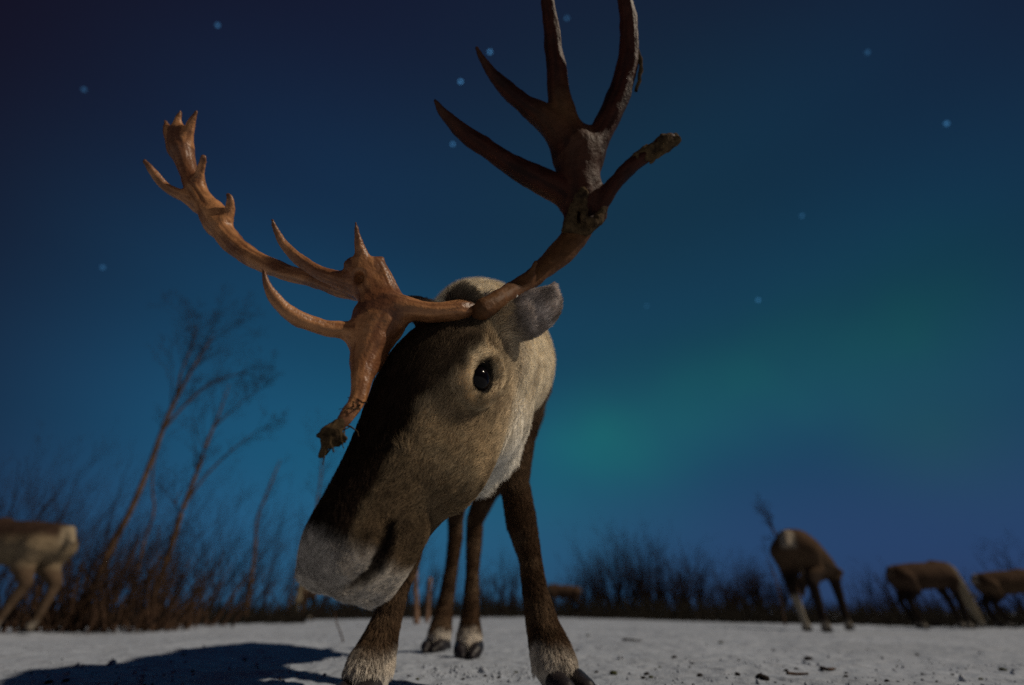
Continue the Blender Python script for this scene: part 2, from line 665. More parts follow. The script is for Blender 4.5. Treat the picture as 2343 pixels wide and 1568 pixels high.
EAR_F = dict(root=H(.0, -.062, .0), c=PD(968, 712, .80), tip=PD(930, 700, .83))


def ear(fd, e, wide):
    ax = unit(e['tip'] - e['root'])
    nrm = unit(np.cross(ax, np.cross(-AF + .8 * AX + .2 * AU, ax)))
    sid = np.cross(ax, nrm)
    c = e['c']
    fd.ellipsoid(c, [ax, sid, nrm], [.050, wide, .0085], .006)
    fd.cone(e['root'], .022, c - ax * .02, .020, .02)
    fd.cone(c + ax * .022, .014, e['tip'] + ax * .004, .003, .012)
    # hollow of the ear on the side turned away
    fd.ellipsoid(c - nrm * .016 + ax * .004, [ax, sid, nrm], [.040, wide * .66, .0125], .006, cut=True)


X_ = axis_coords(-.66, -.33, .145, .42, .0032, .011)
Y_ = axis_coords(.34, .36, .82, 2.34, .0032, .011)
Z_ = axis_coords(-.04, .10, .66, 1.20, .0032, .010)
fd = Field(X_, Y_, Z_)
fd.chain(TRUNK, .08)
fd.chain(WITHERS, .09)
fd.chain(NECK, .08)
fd.chain(MANE, .06)
for leg in (LEG_FL, LEG_FR, LEG_HL, LEG_HR):
    fd.cone(*leg[0], *leg[1], k=.06)
    fd.chain(leg[1:], .02)
build_head(fd)
# brow ridges, cheek muscle, lips, nose pad, chin
for sgn in (1, -1):
    fd.cone(H(.092, sgn * .078, .020), .013, H(.137, sgn * .077, .023), .011, .02)
    fd.ellipsoid(H(.20, sgn * .050, -.060), [A_, L_, D_], [.085, .026, .05], .03)
    fd.ellipsoid(H(EYE_T + .004, sgn * EYE_S, EYE_V), [A_, L_, D_], [.031, .016, .026], .014)
    fd.ellipsoid(H(.372, sgn * .028, .004), [A_, L_, D_], [.040, .030, .030], .02)
    fd.cone(H(.33, sgn * .034, -.040), .020, H(.385, sgn * .016, -.046), .017, .02)
    fd.chain([(H(.02, sgn * .036, .005), .030), (H(.015, sgn * .044, .048), .018)], .02)
# lids: a raised rim round each eye
for e, sgn in ((EYES[0], 1), (EYES[1], -1)):
    rim = []
    for i in range(17):
        a_ = 2 * math.pi * i / 16
        rr_ = .0300 + .003 * math.sin(2 * a_)
        rim.append((e + sgn * L_ * (.010 - .010 * (math.cos(a_) * .3 + .2)) + A_ * rr_ * 1.12 * math.cos(a_) + D_ * rr_ * math.sin(a_), .0075))
    fd.chain(rim, .012)
# eye sockets
for e, sgn in ((EYES[0], 1), (EYES[1], -1)):
    o_ = e + sgn * L_ * .006
    fd.ellipsoid(o_, [A_, L_, D_], [EYE_R * .96, EYE_R * 1.5, EYE_R * .84], .004, cut=True)


def skin(px, py, d=.42):       # where the sight line through a photograph point meets the head
    r = ray(px, py)
    for _ in range(200):
        f_ = float(fd.sample((C0 + r * d)[None])[0])
        if f_ < .0005 or d > 1.2:
            break
        d += max(min(f_, .02) * .7, .0004)
    return C0 + r * d


_mp = []
for px, py, r_ in ((890, 1218, .006), (886, 1240, .010), (876, 1266, .0135), (854, 1298, .0145), (828, 1320, .012), (800, 1334, .007)):
    t_, s_, v_ = (float(c) for c in head_coords(skin(px, py)))
    _mp.append((t_, s_, v_, r_))
MOUTH = {g: [(H(t_, g * s_, v_), r_) for t_, s_, v_, r_ in _mp] for g in (1, -1)}
for g in (1,):
    fd.chain([(H(t_ + .001, g * (s_ - .002), v_ + .016), r_ * .75) for t_, s_, v_, r_ in _mp[1:-1]], .012)
# mouth line and nostrils
for sgn in (1, -1):
    fd.chain(MOUTH[sgn], .006, cut=True)
    fd.chain([(H(.392, sgn * .024, .026), .005), (H(.404, sgn * .026, .014), .007)], .006, cut=True)
ear(fd, EAR_N, .0335)
ear(fd, EAR_F, .030)

BASE = np.array([-.14, 1.6, 0.0])
deer = empty('reindeer', BASE)
tag(deer, 'huge close reindeer bowing its dark-faced head with white muzzle towards the camera', 'reindeer')
BV, BF = fd.mesh()


def seg_dist(p, pts):
    best = np.full(len(p), 9.0)
    for (a, ra), (b, rb) in zip(pts[:-1], pts[1:]):
        a, b = np.asarray(a), np.asarray(b)
        ab = b - a
        t = np.clip(((p - a) @ ab) / (ab @ ab), 0, 1)
        best = np.minimum(best, np.linalg.norm(p - a - t[:, None] * ab, axis=1) - (ra + (rb - ra) * t))
    return best


REGIONS = ['head', 'neck', 'mane', 'withers', 'trunk', 'fl', 'fr', 'hl', 'hr', 'ear']


def region_weights(p):
    t, s, v = head_coords(p)
    w = np.interp(t, T_ST, W_ST)
    hv = np.where(v > 0, np.interp(t, T_ST, U_ST), np.interp(t, T_ST, B_ST))
    hv = np.maximum(hv, .02)
    dh = (np.sqrt((s / w) ** 2 + (v / hv) ** 2) - 1) * np.minimum(w, hv) * .9
    dh = np.maximum(dh, (-.012 - t) * 1.5) - .006
    de = np.minimum(*[np.linalg.norm((p - e['c']), axis=1) - .05 for e in (EAR_N, EAR_F)])
    de = np.maximum(de, -dh - .002)
    ds = [dh, seg_dist(p, NECK), seg_dist(p, MANE), seg_dist(p, WITHERS), seg_dist(p, TRUNK),
          seg_dist(p, LEG_FL), seg_dist(p, LEG_FR), seg_dist(p, LEG_HL), seg_dist(p, LEG_HR), de]
    Dm = np.stack(ds, 1)
    Wt = np.exp(-(Dm - Dm.min(1, keepdims=True)) / .012)
    return Wt / Wt.sum(1, keepdims=True)


def mix(a, b, w):
    return a * (1 - w[:, None]) + np.asarray(b) * w[:, None]


def coat_colour(p):
    Wt = region_weights(p)
    n = len(p)
    n1, n2_ = fnoise(p, 22), fnoise(p + 5, 60)
    t, s, v = head_coords(p)
    tn = t / HL * .41
    # head: tan grey cheeks, dark bridge and forehead with the antler's shade painted in, pale ring about the eye, white muzzle and chin
    c = np.tile(np.array([.50, .375, .225]), (n, 1))
    c = mix(c, (.60, .49, .32), sstep(.4, .75, n1) * .6)
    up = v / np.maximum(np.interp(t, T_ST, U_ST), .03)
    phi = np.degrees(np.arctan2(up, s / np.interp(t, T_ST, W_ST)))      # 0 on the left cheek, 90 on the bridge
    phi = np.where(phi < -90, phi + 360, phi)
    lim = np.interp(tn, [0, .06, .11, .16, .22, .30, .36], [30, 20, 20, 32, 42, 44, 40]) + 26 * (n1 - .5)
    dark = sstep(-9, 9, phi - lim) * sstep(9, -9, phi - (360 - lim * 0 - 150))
    dark = np.maximum(dark, (s < -.01) * sstep(-.9, -.1, up))  # shaded far side of the face painted dark as well
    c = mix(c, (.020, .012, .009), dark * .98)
    c = mix(c, (.060, .036, .022), sstep(.20, .335, tn + .03 * (n1 - .5)) * .80 * (1 - dark))
    c = mix(c, (.13, .085, .05), sstep(-.055, -.11, v) * sstep(.14, .22, tn) * .5)
    for e, sg in ((EYES[0], 1), (EYES[1], -1)):
        q = p - e
        ra, rd = q @ A_, q @ D_
        rad = np.sqrt((ra / 1.25) ** 2 + rd ** 2)
        side = (s * sg > 0)
        ring = np.exp(-((rad - .0305) / .0060) ** 2) * side
        c = mix(c, (.22, .155, .095), np.exp(-((rad - .054) / .012) ** 2) * side * .45)
        c = mix(c, (.80, .66, .45), np.clip(ring * (.45 + .9 * sstep(-.5, .6, (rd - ra * .6) / .03)), 0, 1))
        c = mix(c, (.045, .034, .026), np.exp(-((ra - .045) / .018) ** 2 - ((rd + .008) / .014) ** 2) * side * .35)
        c = mix(c, (.012, .010, .010), sstep(.0222, .0195, rad) * side)
    c = mix(c, (.36, .29, .20), sstep(.02, -.02, tn) * .6 * (s > 0))
    c = mix(c, (.70, .60, .44), sstep(-.090, -.125, v) * sstep(.26, .12, tn) * .9)
    wob = .018 * (n1 - .5) + .01 * (n2_ - .5)
    edge = .394 + wob
    white = sstep(edge - .015, edge + .018, tn) * sstep(-.014, .004, v + .3 * wob)
    white = np.maximum(white, sstep(.374, .397, tn + wob * .6 - .25 * np.clip(v + .03, -.03, 0)))
    c = mix(c, (.54, .50, .45), white)
    for sg in (1, -1):
        m = seg_dist(p, MOUTH[sg])
        c = mix(c, (.014, .010, .009), sstep(.006, -.001, m))  # dark mouth line, shade of the overhanging lip painted in
        m = seg_dist(p, [(H(.392, sg * .024, .026), .003), (H(.404, sg * .026, .014), .005)])
        c = mix(c, (.02, .015, .013), sstep(.003, -.002, m))
    head = c
    cream = np.tile(np.array([.93, .84, .67]), (n, 1))
    cream = mix(cream, (.76, .65, .48), sstep(.45, .7, n1) * .6)
    neck = cream
    neck = mix(neck, (.10, .075, .05), sstep(-.10, -.16, p[:, 0] + .06 * (n1 - .5)) * sstep(1.0, .8, p[:, 1]))
    mane = np.tile(np.array([.95, .91, .82]), (n, 1))
    trunk = np.tile(np.array([.13, .088, .058]), (n, 1))
    trunk = mix(trunk, (.50, .44, .36), sstep(1.42, 1.25, p[:, 1]) * sstep(.78, .95, p[:, 2]))
    trunk = mix(trunk, (.25, .20, .15), sstep(.45, .7, n1) * .4)
    brown = np.tile(np.array([.066, .038, .022]), (n, 1))
    brown = mix(brown, (.12, .078, .048), sstep(.4, .75, n1))
    leg = brown
    leg = mix(leg, (.68, .62, .54), sstep(.088, .050, p[:, 2] + .05 * (n1 - .5)) * .95)
    legf = mix(leg, (.17, .125, .09), sstep(.58, .74, p[:, 2]) * .8)
    n_ear = mix(np.tile(np.array([.66, .58, .53]), (n, 1)), (.28, .23, .20), sstep(.35, .65, fnoise(p, 45)) * .8)
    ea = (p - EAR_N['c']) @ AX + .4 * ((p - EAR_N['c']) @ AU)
    n_ear = mix(n_ear, (.10, .080, .070), sstep(-.004, -.036, ea + .02 * (n1 - .5)) * .8)  # shade painted into the ear's left and lower side
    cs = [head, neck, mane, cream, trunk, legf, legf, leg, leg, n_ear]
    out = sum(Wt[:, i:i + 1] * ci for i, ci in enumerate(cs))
    return out * (.85 + .3 * n2_)[:, None]


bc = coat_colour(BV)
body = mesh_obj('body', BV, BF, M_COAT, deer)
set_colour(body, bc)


def fur_flow(p, Wt):           # lie of the hair, length and thickness
    n = len(p)
    t, s, v = head_coords(p)
    tn = t / HL * .41
    fh = np.tile(-A_, (n, 1)) + (s / .08)[:, None] * L_ * .35 + (np.clip(-v, 0, 1) / .1)[:, None] * -D_ * .4
    lh = np.interp(tn, [0, .06, .15, .30, .36, .41], [.022, .020, .015, .014, .010, .008])
    fn = np.tile(np.array([.05, .45, -.8]), (n, 1))
    fm = np.tile(np.array([-.05, .1, -1.0]), (n, 1))
    ft = np.tile(np.array([-.1, .9, -.35]), (n, 1))
    fl = np.tile(np.array([0, .05, -1.0]), (n, 1))
    fe = np.tile(unit(EAR_N['tip'] - EAR_N['root']), (n, 1))
    low = sstep(.12, .05, p[:, 2])
    ll = .013 + .004 * low
    one = np.ones(n)
    fs = [fh, fn, fm, ft, ft, fl, fl, fl, fl, fe]
    el_ = np.minimum(*[np.linalg.norm(p - e, axis=1) for e in EYES])
    lh = lh * (.35 + .65 * sstep(.024, .045, el_))
    ls = [lh, .030 * one, .045 * one, .030 * one, .028 * one, ll, ll, ll, ll, .009 * one]
    rs = [.00030, .0006, .0007, .0006, .0007, .0006, .0006, .0007, .0007, .0003]
    f = sum(Wt[:, i:i + 1] * fs[i] for i in range(10))
    l = sum(Wt[:, i] * ls[i] for i in range(10))
    r = sum(Wt[:, i] * rs[i] for i in range(10))
    return f, l, r


def grow_fur():
    Q = BF
    tri = np.concatenate([Q[:, [0, 1, 2]], Q[:, [0, 2, 3]]])
    a, b, c = BV[tri[:, 0]], BV[tri[:, 1]], BV[tri[:, 2]]
    area = .5 * np.linalg.norm(np.cross(b - a, c - a), axis=1)
    cen = (a + b + c) / 3
    dens = np.interp(cen[:, 1], [.4, .75, .95, 1.3, 2.0], [620e3, 560e3, 170e3, 110e3, 60e3])   # hairs per square metre
    dens = np.where(cen[:, 1] > 1.45, dens * .6, dens)
    n_t = RNG.poisson(area * dens)
    k = np.repeat(np.arange(len(tri)), n_t)
    u, v = RNG.random(len(k)), RNG.random(len(k))
    fl = u + v > 1
    u[fl], v[fl] = 1 - u[fl], 1 - v[fl]
    P = a[k] + u[:, None] * (b[k] - a[k]) + v[:, None] * (c[k] - a[k])
    keep = np.ones(len(P), bool)
    for e in EYES:
        q = P - e
        keep &= np.sqrt(((q @ A_) / 1.16) ** 2 + (q @ D_) ** 2 + (np.clip(np.abs(q @ L_) - .03, 0, 1)) ** 2) > .0195
    keep &= P[:, 2] > np.where(P[:, 1] < 1.4, .034, .014)
    P = P[keep]
    n = len(P)
    N = fd.grad(P)
    Wt = region_weights(P)
    f, ln, rad = fur_flow(P, Wt)
    f = f + (np.stack([fnoise(P, 30, 2), fnoise(P + 7, 30, 2), fnoise(P + 13, 30, 2)], 1) - .5) * 1.2
    f = f + (np.stack([fnoise(P, 120, 1), fnoise(P + 7, 120, 1), fnoise(P + 13, 120, 1)], 1) - .5) * .8
    f = f + RNG.normal(0, .16, (n, 3))
    f = f - (f * N).sum(1, keepdims=True) * N
    f = f / (np.linalg.norm(f, axis=1, keepdims=True) + 1e-6)
    ln = ln * RNG.uniform(.6, 1.2, n)
    lift = .38 + RNG.normal(0, .08, n)
    d1 = f + N * (lift + .25)[:, None]
    d1 /= np.linalg.norm(d1, axis=1, keepdims=True)
    d2 = f + N * (lift * .35)[:, None]
    d2 /= np.linalg.norm(d2, axis=1, keepdims=True)
    p0 = P - N * .0015
    p1 = P + d1 * (ln * .33)[:, None]
    p2 = p1 + d2 * (ln * .33)[:, None]
    p3 = p2 + (d2 + np.array([0, 0, -.12])) * (ln * .34)[:, None]
    pts = np.stack([p0, p1, p2, p3], 1).reshape(-1, 3) - BASE
    clump = fnoise(P + f * .004, 110, 2)
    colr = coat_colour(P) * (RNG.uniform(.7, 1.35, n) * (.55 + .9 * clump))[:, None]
    hc = bpy.data.hair_curves.new('fur')
    hc.add_curves([4] * n)
    hc.points.foreach_set('position', pts.astype(np.float32).ravel())
    rr = np.stack([rad, rad * .9, rad * .65, rad * .15], 1).ravel()
    ra = hc.attributes.get('radius') or hc.attributes.new('radius', 'FLOAT', 'POINT')
    ra.data.foreach_set('value', rr.astype(np.float32))
    ca = hc.attributes.new('hair_colour', 'FLOAT_COLOR', 'CURVE')
    ca.data.foreach_set('color', np.c_[colr, np.ones(n)].astype(np.float32).ravel())
    hc.materials.append(M_FUR)
    o = bpy.data.objects.new('fur', hc)
    COL.objects.link(o)
    o.parent = deer
    o['kind'] = 'stuff'
    print('hairs', n)


if FUR:
    grow_fur()


def uv_ball(c, r, seg=28, rings=18, R=None, radii=None):
    V, F = [], []
    for i in range(rings + 1):
        th = math.pi * i / rings
        for j in range(seg):
            ph = 2 * math.pi * j / seg
            V.append((math.sin(th) * math.cos(ph), math.sin(th) * math.sin(ph), math.cos(th)))
    V = np.array(V) * (radii if radii is not None else r)
    if R is not None:
        V = V @ np.asarray(R)
    for i in range(rings):
        for j in range(seg):
            F.append((i * seg + j, (i + 1) * seg + j, (i + 1) * seg + (j + 1) % seg, i * seg + (j + 1) % seg))
    return V + np.asarray(c), np.array(F)


for e in EYES:
    V, F = uv_ball(e, EYE_R)
    mesh_obj('eye', V, F, M_EYE, deer)


# antlers
def antler_skin(V, chains, base, dark, amp, tip, seed):       # lengthwise grooves and staining that follow every tine
    best = np.full(len(V), 9.0)
    ang, along, frac, rad = (np.zeros(len(V)) for _ in range(4))
    out = np.zeros_like(V)
    for ci, ch in enumerate(chains):
        ch = smooth_path(ch, 3)
        P = np.array([p for p, r in ch])
        R = np.array([r for p, r in ch])
        ls = np.r_[0, np.cumsum(np.linalg.norm(np.diff(P, axis=0), axis=1))]
        near = np.nonzero(((V > P.min(0) - .07) & (V < P.max(0) + .07)).all(1))[0]
        for i in range(len(P) - 1):
            a, ab = P[i], P[i + 1] - P[i]
            T = unit(ab)
            t = np.clip(((V[near] - a) @ ab) / (ab @ ab), 0, 1)
            q = V[near] - a - t[:, None] * ab
            d = np.linalg.norm(q, axis=1) - (R[i] + (R[i + 1] - R[i]) * t)
            m = d < best[near]
            k = near[m]
            U = unit(np.cross(T, AF + .01 * AX))
            Wv = np.cross(T, U)
            best[k] = d[m]
            ang[k] = np.arctan2(q[m] @ Wv, q[m] @ U)
            along[k] = ls[i] + t[m] * (ls[i + 1] - ls[i]) + ci * .37
            frac[k] = (ls[i] + t[m] * (ls[i + 1] - ls[i])) / ls[-1]
            out[k] = q[m] / (np.linalg.norm(q[m], axis=1, keepdims=True) + 1e-9)
    co = np.c_[np.cos(ang) * 3.2 + seed, np.sin(ang) * 3.2, along * 16]
    g = .6 * vnoise(co, 1.0) + .4 * vnoise(co + 5, 2.1)
    V2 = V + out * ((g - .5) * amp)[:, None]
    big = fnoise(V, 17)
    c = mix(np.tile(np.array(base), (len(V), 1)), dark, np.clip(sstep(.62, .30, g) * .75 + sstep(.52, .72, big) * .6, 0, 1))
    c = mix(c, tip, sstep(.72, .98, frac) * .75)
    return V2, c


def antler_mesh(chains, blobs, cuts, step, k):
    allp = [p for ch in chains for p, r in ch]
    lo, hi = np.min(allp, 0) - .06, np.max(allp, 0) + .06
    f = Field(*[np.arange(l, h, step) for l, h in zip(lo, hi)])
    for ch in chains:
        f.chain(smooth_path(ch, 5), k)
    for c, R, rad, kk in blobs:
        f.ellipsoid(c, R, rad, kk)
    for c, R, rad in cuts:
        f.ellipsoid(c, R, rad, .006, cut=True)
    return f.mesh()


def rough(V, amp, sc):       # knobbly surface
    return V + (np.stack([fnoise(V, sc), fnoise(V + 3.3, sc), fnoise(V + 8.1, sc)], 1) - .5) * amp


def path(*a):                  # x, y, depth, radius in photograph units at that depth
    return [(PD(x, y, d), r * d / FPX) for x, y, d, r in a]


CAMR = np.array([AX, AU, AF])
# antler on the animal's right (tan, lit)
ped_r = H(.02, -.030, .030)
R1 = [
    path((1118, 716, .74, 10), (1098, 709, .695, 16), (1060, 709, .663, 20), (1000, 715, .650, 22), (950, 710, .648, 26), (900, 710, .648, 36), (860, 732, .645, 42)),
    [(ped_r, .022), (PD(1040, 714, .668), .016)],
    path((865, 745, .643, 47), (842, 812, .622, 40), (829, 854, .600, 27), (820, 908, .580, 19), (793, 953, .562, 16), (772, 985, .552, 12)),
    path((845, 775, .64, 40), (790, 758, .625, 22), (735, 750, .61, 18), (680, 728, .595, 18), (640, 695, .585, 15), (615, 658, .58, 10), (603, 618, .578, 3)),
    path((876, 725, .652, 44), (864, 690, .662, 38), (846, 655, .672, 34), (832, 612, .675, 25), (828, 585, .674, 16), (819, 545, .668, 8), (811, 508, .662, 2.5)),
    path((835, 640, .675, 20), (798, 605, .67, 11)),
    path((845, 640, .68, 18), (868, 598, .69, 11)),
    path((910, 710, .660, 26), (886, 660, .672, 24), (866, 615, .68, 20)),
    path((835, 655, .675, 26), (790, 642, .675, 21), (735, 625, .68, 15), (690, 598, .68, 14), (655, 565, .68, 11), (636, 535, .678, 8), (622, 503, .676, 3)),
    path((838, 668, .68, 24), (780, 662, .70, 19), (720, 642, .72, 17), (650, 622, .745, 19), (590, 598, .765, 21), (545, 567, .785, 23), (512, 532, .80, 25),
         (490, 495, .81, 26), (465, 458, .82, 22), (442, 420, .83, 19), (425, 375, .84, 21), (412, 330, .845, 21), (407, 305, .845, 15)),
    path((505, 510, .80, 16), (523, 490, .80, 11), (527, 460, .797, 8), (522, 446, .796, 4)),
    path((450, 430, .825, 15), (458, 400, .82, 10), (466, 360, .812, 6)),
    path((455, 470, .82, 17), (420, 452, .815, 12), (380, 428, .805, 11), (352, 398, .797, 9), (331, 370, .79, 5)),
    path((404, 345, .845, 17), (386, 305, .845, 11), (378, 279, .845, 4)),
    path((410, 320, .845, 13), (407, 280, .843, 8), (413, 256, .842, 3)),
    path((422, 345, .845, 15), (436, 290, .842, 9), (450, 257, .84, 3)),
]
V, F = antler_mesh(R1, [(PD(868, 735, .648), CAMR, (.032, .032, .013), .02),
                        (PD(492, 500, .81), CAMR, (.018, .026, .015), .02)],
                   [(PD(816, 633, .645), CAMR, (.0085, .011, .026))], .0026, .013)
V, tone = antler_skin(rough(V, .005, 38), R1, (.50, .235, .098), (.20, .080, .034), .0030, (.12, .050, .028), 2.0)
ant1 = mesh_obj('antler', V, F, M_ANT1, deer)
set_colour(ant1, tone)
ant1['label'] = 'tan many-tined antler spreading over the face'
# antler on the animal's left (dark velvet brown)
ped_l = H(.015, .046, .035)
R2 = [
    [(ped_l, .020)] + path((1090, 730, .690, 17), (1103, 712, .664, 22), (1125, 697, .676, 23), (1145, 684, .698, 22), (1185, 660, .765, 22), (1235, 622, .80, 23), (1285, 578, .83, 28), (1318, 535, .85, 32), (1326, 495, .865, 34), (1325, 450, .875, 44), (1322, 400, .885, 48), (1325, 350, .89, 49)),
    path((1318, 465, .87, 26), (1283, 438, .87, 30), (1240, 415, .865, 30), (1190, 390, .86, 26), (1130, 352, .85, 23), (1075, 315, .84, 19), (1030, 275, .83, 14), (995, 230, .82, 4)),
    path((1318, 360, .888, 42), (1292, 318, .888, 38), (1255, 278, .885, 30), (1205, 243, .875, 22), (1160, 205, .865, 18), (1120, 160, .855, 11), (1091, 110, .847, 4)),
    path((1310, 330, .888, 40), (1290, 270, .888, 32), (1279, 210, .886, 25), (1272, 140, .884, 21), (1262, 70, .88, 18), (1252, 0, .875, 14), (1242, -60, .87, 11), (1234, -110, .866, 3)),
    path((1338, 360, .89, 38), (1372, 310, .895, 28), (1400, 255, .90, 27), (1424, 195, .905, 25), (1437, 130, .905, 22), (1438, 60, .90, 19), (1428, 0, .893, 15), (1405, -55, .885, 7), (1390, -90, .88, 3)),
    path((1360, 490, .87, 17), (1392, 440, .865, 18), (1425, 398, .86, 17), (1458, 368, .855, 17), (1490, 348, .85, 15), (1515, 330, .846, 17), (1534, 316, .843, 11), (1545, 322, .842, 6)),
    path((1190, 655, .765, 14), (1212, 628, .765, 8), (1226, 600, .763, 5)),
    path((1322, 520, .86, 30), (1345, 510, .868, 22), (1372, 492, .87, 15)),
    path((1312, 320, .888, 26), (1345, 318, .892, 22)),
]
V, F = antler_mesh(R2, [(PD(1322, 350, .89), CAMR, (.046, .05, .016), .02), (PD(1322, 430, .878), CAMR, (.036, .05, .017), .02)], [], .0030, .014)
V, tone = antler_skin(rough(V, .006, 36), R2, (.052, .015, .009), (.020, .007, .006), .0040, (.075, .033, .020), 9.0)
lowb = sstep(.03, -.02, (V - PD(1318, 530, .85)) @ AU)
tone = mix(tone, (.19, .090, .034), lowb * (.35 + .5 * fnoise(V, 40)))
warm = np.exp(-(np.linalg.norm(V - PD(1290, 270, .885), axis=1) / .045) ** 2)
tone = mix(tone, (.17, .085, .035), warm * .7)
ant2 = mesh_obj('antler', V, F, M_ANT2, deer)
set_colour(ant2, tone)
ant2['label'] = 'dark brown upright antler with a rough velvet knot'


# remains of velvet
def tubes(paths, sides):
    Vs, Fs, off = [], [], 0
    ca = np.cos(np.arange(sides) * 2 * math.pi / sides)
    sa = np.sin(np.arange(sides) * 2 * math.pi / sides)
    for P, R in paths:
        P, R = np.asarray(P, float), np.asarray(R, float)
        n = len(P)
        T = np.gradient(P, axis=0)
        T /= np.linalg.norm(T, axis=1, keepdims=True) + 1e-9
        ref = np.array([0, 0, 1.0]) if abs(T[0][2]) < .9 else np.array([1.0, 0, 0])
        U = np.cross(T, ref)
        U /= np.linalg.norm(U, axis=1, keepdims=True) + 1e-9
        Wv = np.cross(T, U)
        ring = P[:, None] + R[:, None, None] * (ca[None, :, None] * U[:, None] + sa[None, :, None] * Wv[:, None])
        Vs.append(ring.reshape(-1, 3))
        i, j = np.meshgrid(np.arange(n - 1), np.arange(sides), indexing='ij')
        j2 = (j + 1) % sides
        Fs.append((np.stack([i * sides + j, i * sides + j2, (i + 1) * sides + j2, (i + 1) * sides + j], -1).reshape(-1, 4) + off))
        off += n * sides
    return np.concatenate(Vs), np.concatenate(Fs)


def child_world(name, V, F, mat, parent, grand):     # sub-part: parent already sits under grand
    V = np.asarray(V) - np.array(grand.location)
    o = mesh_obj(name, V, F, mat)
    o.parent = parent
    return o


def shred(rng, c, d, spread, n, ln):
    ps = []
    for _ in range(n):
        p = c + rng.normal(0, spread, 3)
        dr = unit(rng.normal(0, 1, 3) + np.array([0, 0, -.8]))
        q = [p]
        for s in range(5):
            dr = unit(dr + rng.normal(0, .5, 3))
            q.append(q[-1] + dr * ln / 5)
        ps.append((q, np.linspace(.0016, .0005, 6) * d))
    return ps


rg = np.random.default_rng(3)
f = Field(*[np.arange(c - .07, c + .07, .0025) for c in PD(755, 1000, .548)])
f.chain(path((778, 970, .553, 14), (765, 985, .55, 20), (758, 1000, .548, 21), (748, 1015, .545, 14), (738, 1040, .543, 8)), .008)
f.chain(path((775, 985, .55, 10), (790, 1000, .55, 7), (772, 1020, .55, 5)), .006)
f.chain(path((750, 985, .547, 10), (728, 998, .545, 4)), .006)
V, F = f.mesh()
V = V + (np.stack([vnoise(V, 160), vnoise(V + 3, 160), vnoise(V + 8, 160)], 1) - .5) * .006
child_world('velvet', V, F, M_VELVET, ant1, deer)
V, F = tubes(shred(rg, PD(758, 1000, .548), 1.0, .010, 9, .03) + shred(rg, PD(826, 932, .570), .8, .005, 3, .03), 4)
child_world('velvet_shreds', V, F, M_VELVET, ant1, deer)
f = Field(*[np.arange(c - .11, c + .11, .003) for c in PD(1340, 490, .835)])
f.chain(path((1300, 525, .83, 15), (1340, 524, .825, 16), (1368, 507, .83, 12), (1382, 480, .84, 6)), .008)
f.chain(path((1303, 520, .818, 14), (1308, 490, .818, 12), (1318, 465, .82, 11), (1334, 438, .825, 10)), .005)
f.chain(path((1338, 440, .822, 9), (1334, 470, .818, 8), (1338, 500, .81, 10), (1358, 512, .81, 10), (1380, 480, .835, 8)), .005)
V, F = f.mesh()
V = V + (np.stack([vnoise(V, 140), vnoise(V + 3, 140), vnoise(V + 8, 140)], 1) - .5) * .007
child_world('velvet', V, F, M_VELVET, ant2, deer)
f = Field(*[np.arange(c - .08, c + .08, .003) for c in PD(1510, 335, .845)])
f.chain(path((1462, 362, .853, 16), (1480, 352, .85, 18), (1500, 345, .847, 17), (1520, 328, .844, 22), (1540, 322, .842, 14)), .008)
f.chain(path((1500, 350, .847, 9), (1490, 372, .847, 4)), .005)
f.chain(path((1545, 325, .842, 7), (1554, 324, .842, 4)), .005)
V, F = f.mesh()
V = V + (np.stack([vnoise(V, 140), vnoise(V + 3, 140), vnoise(V + 8, 140)], 1) - .5) * .008
child_world('velvet', V, F, M_VELVET, ant2, deer)
V, F = tubes([([PD(1430 + 14 * math.sin(i * .35), 210 - i * 12, .905) + AX * .019 + rg.normal(0, .0012, 3) for i in range(16)], rg.uniform(.003, .0055, 16))], 6)
child_world('velvet_strip', V, F, M_VELVET, ant2, deer)

# small white tag at the root of the ear
a_, b_ = PD(1149, 697, .705), PD(1183, 675, .725)
dr = unit(b_ - a_)
sd = unit(np.cross(dr, AF))


def slab(a, b, w, th):
    d = unit(b - a)
    s = unit(np.cross(d, AF))
    n = np.cross(d, s)
    V = [a + s * w * i + n * th * j + (b - a) * k for k in (0, 1) for i, j in ((-1, -1), (1, -1), (1, 1), (-1, 1))]
    return np.array(V), np.array([(0, 1, 2, 3), (7, 6, 5, 4), (0, 4, 5, 1), (1, 5, 6, 2), (2, 6, 7, 3), (3, 7, 4, 0)])


V, F = slab(a_, b_, .0030, .0012)
tg = mesh_obj('ear_tag', V, F, M_TAG, deer, smooth=False)
V, F = slab(a_ + dr * .0075, a_ + dr * .0095, .0034, .0016)
child_world('tag_pin', V, F, M_HOOF, tg, deer)


# hooves: two claws each and a pair of dewclaws
def hoof(top, fwd, size, name='hoof'):
    fwd = unit(np.array([fwd[0], fwd[1], 0]))
    sid = np.array([-fwd[1], fwd[0], 0])
    gz = float(ground_z(*top[:2]))
    c = np.array([top[0], top[1], gz - .005])
    f = Field(np.arange(c[0] - .12, c[0] + .12, .004), np.arange(c[1] - .12, c[1] + .12, .004), np.arange(c[2] - .012, c[2] + .10, .004))
    for sg in (1, -1):
        h = c + sid * sg * .026 * size
        f.chain([(h - fwd * .020 * size + np.array([0, 0, .030]) * size, .026 * size), (h + fwd * .022 * size + np.array([0, 0, .020]) * size, .022 * size),
                 (h + fwd * .054 * size - sid * sg * .010 * size + np.array([0, 0, .008]) * size, .011 * size)], .008)
        f.cone(c + sid * sg * .030 * size - fwd * .045 * size + np.array([0, 0, .045]) * size, .012 * size,
               c + sid * sg * .036 * size - fwd * .060 * size + np.array([0, 0, .016]) * size, .008 * size, .004)
    V, F = f.mesh()
    mesh_obj(name, V, F, M_HOOF, deer)


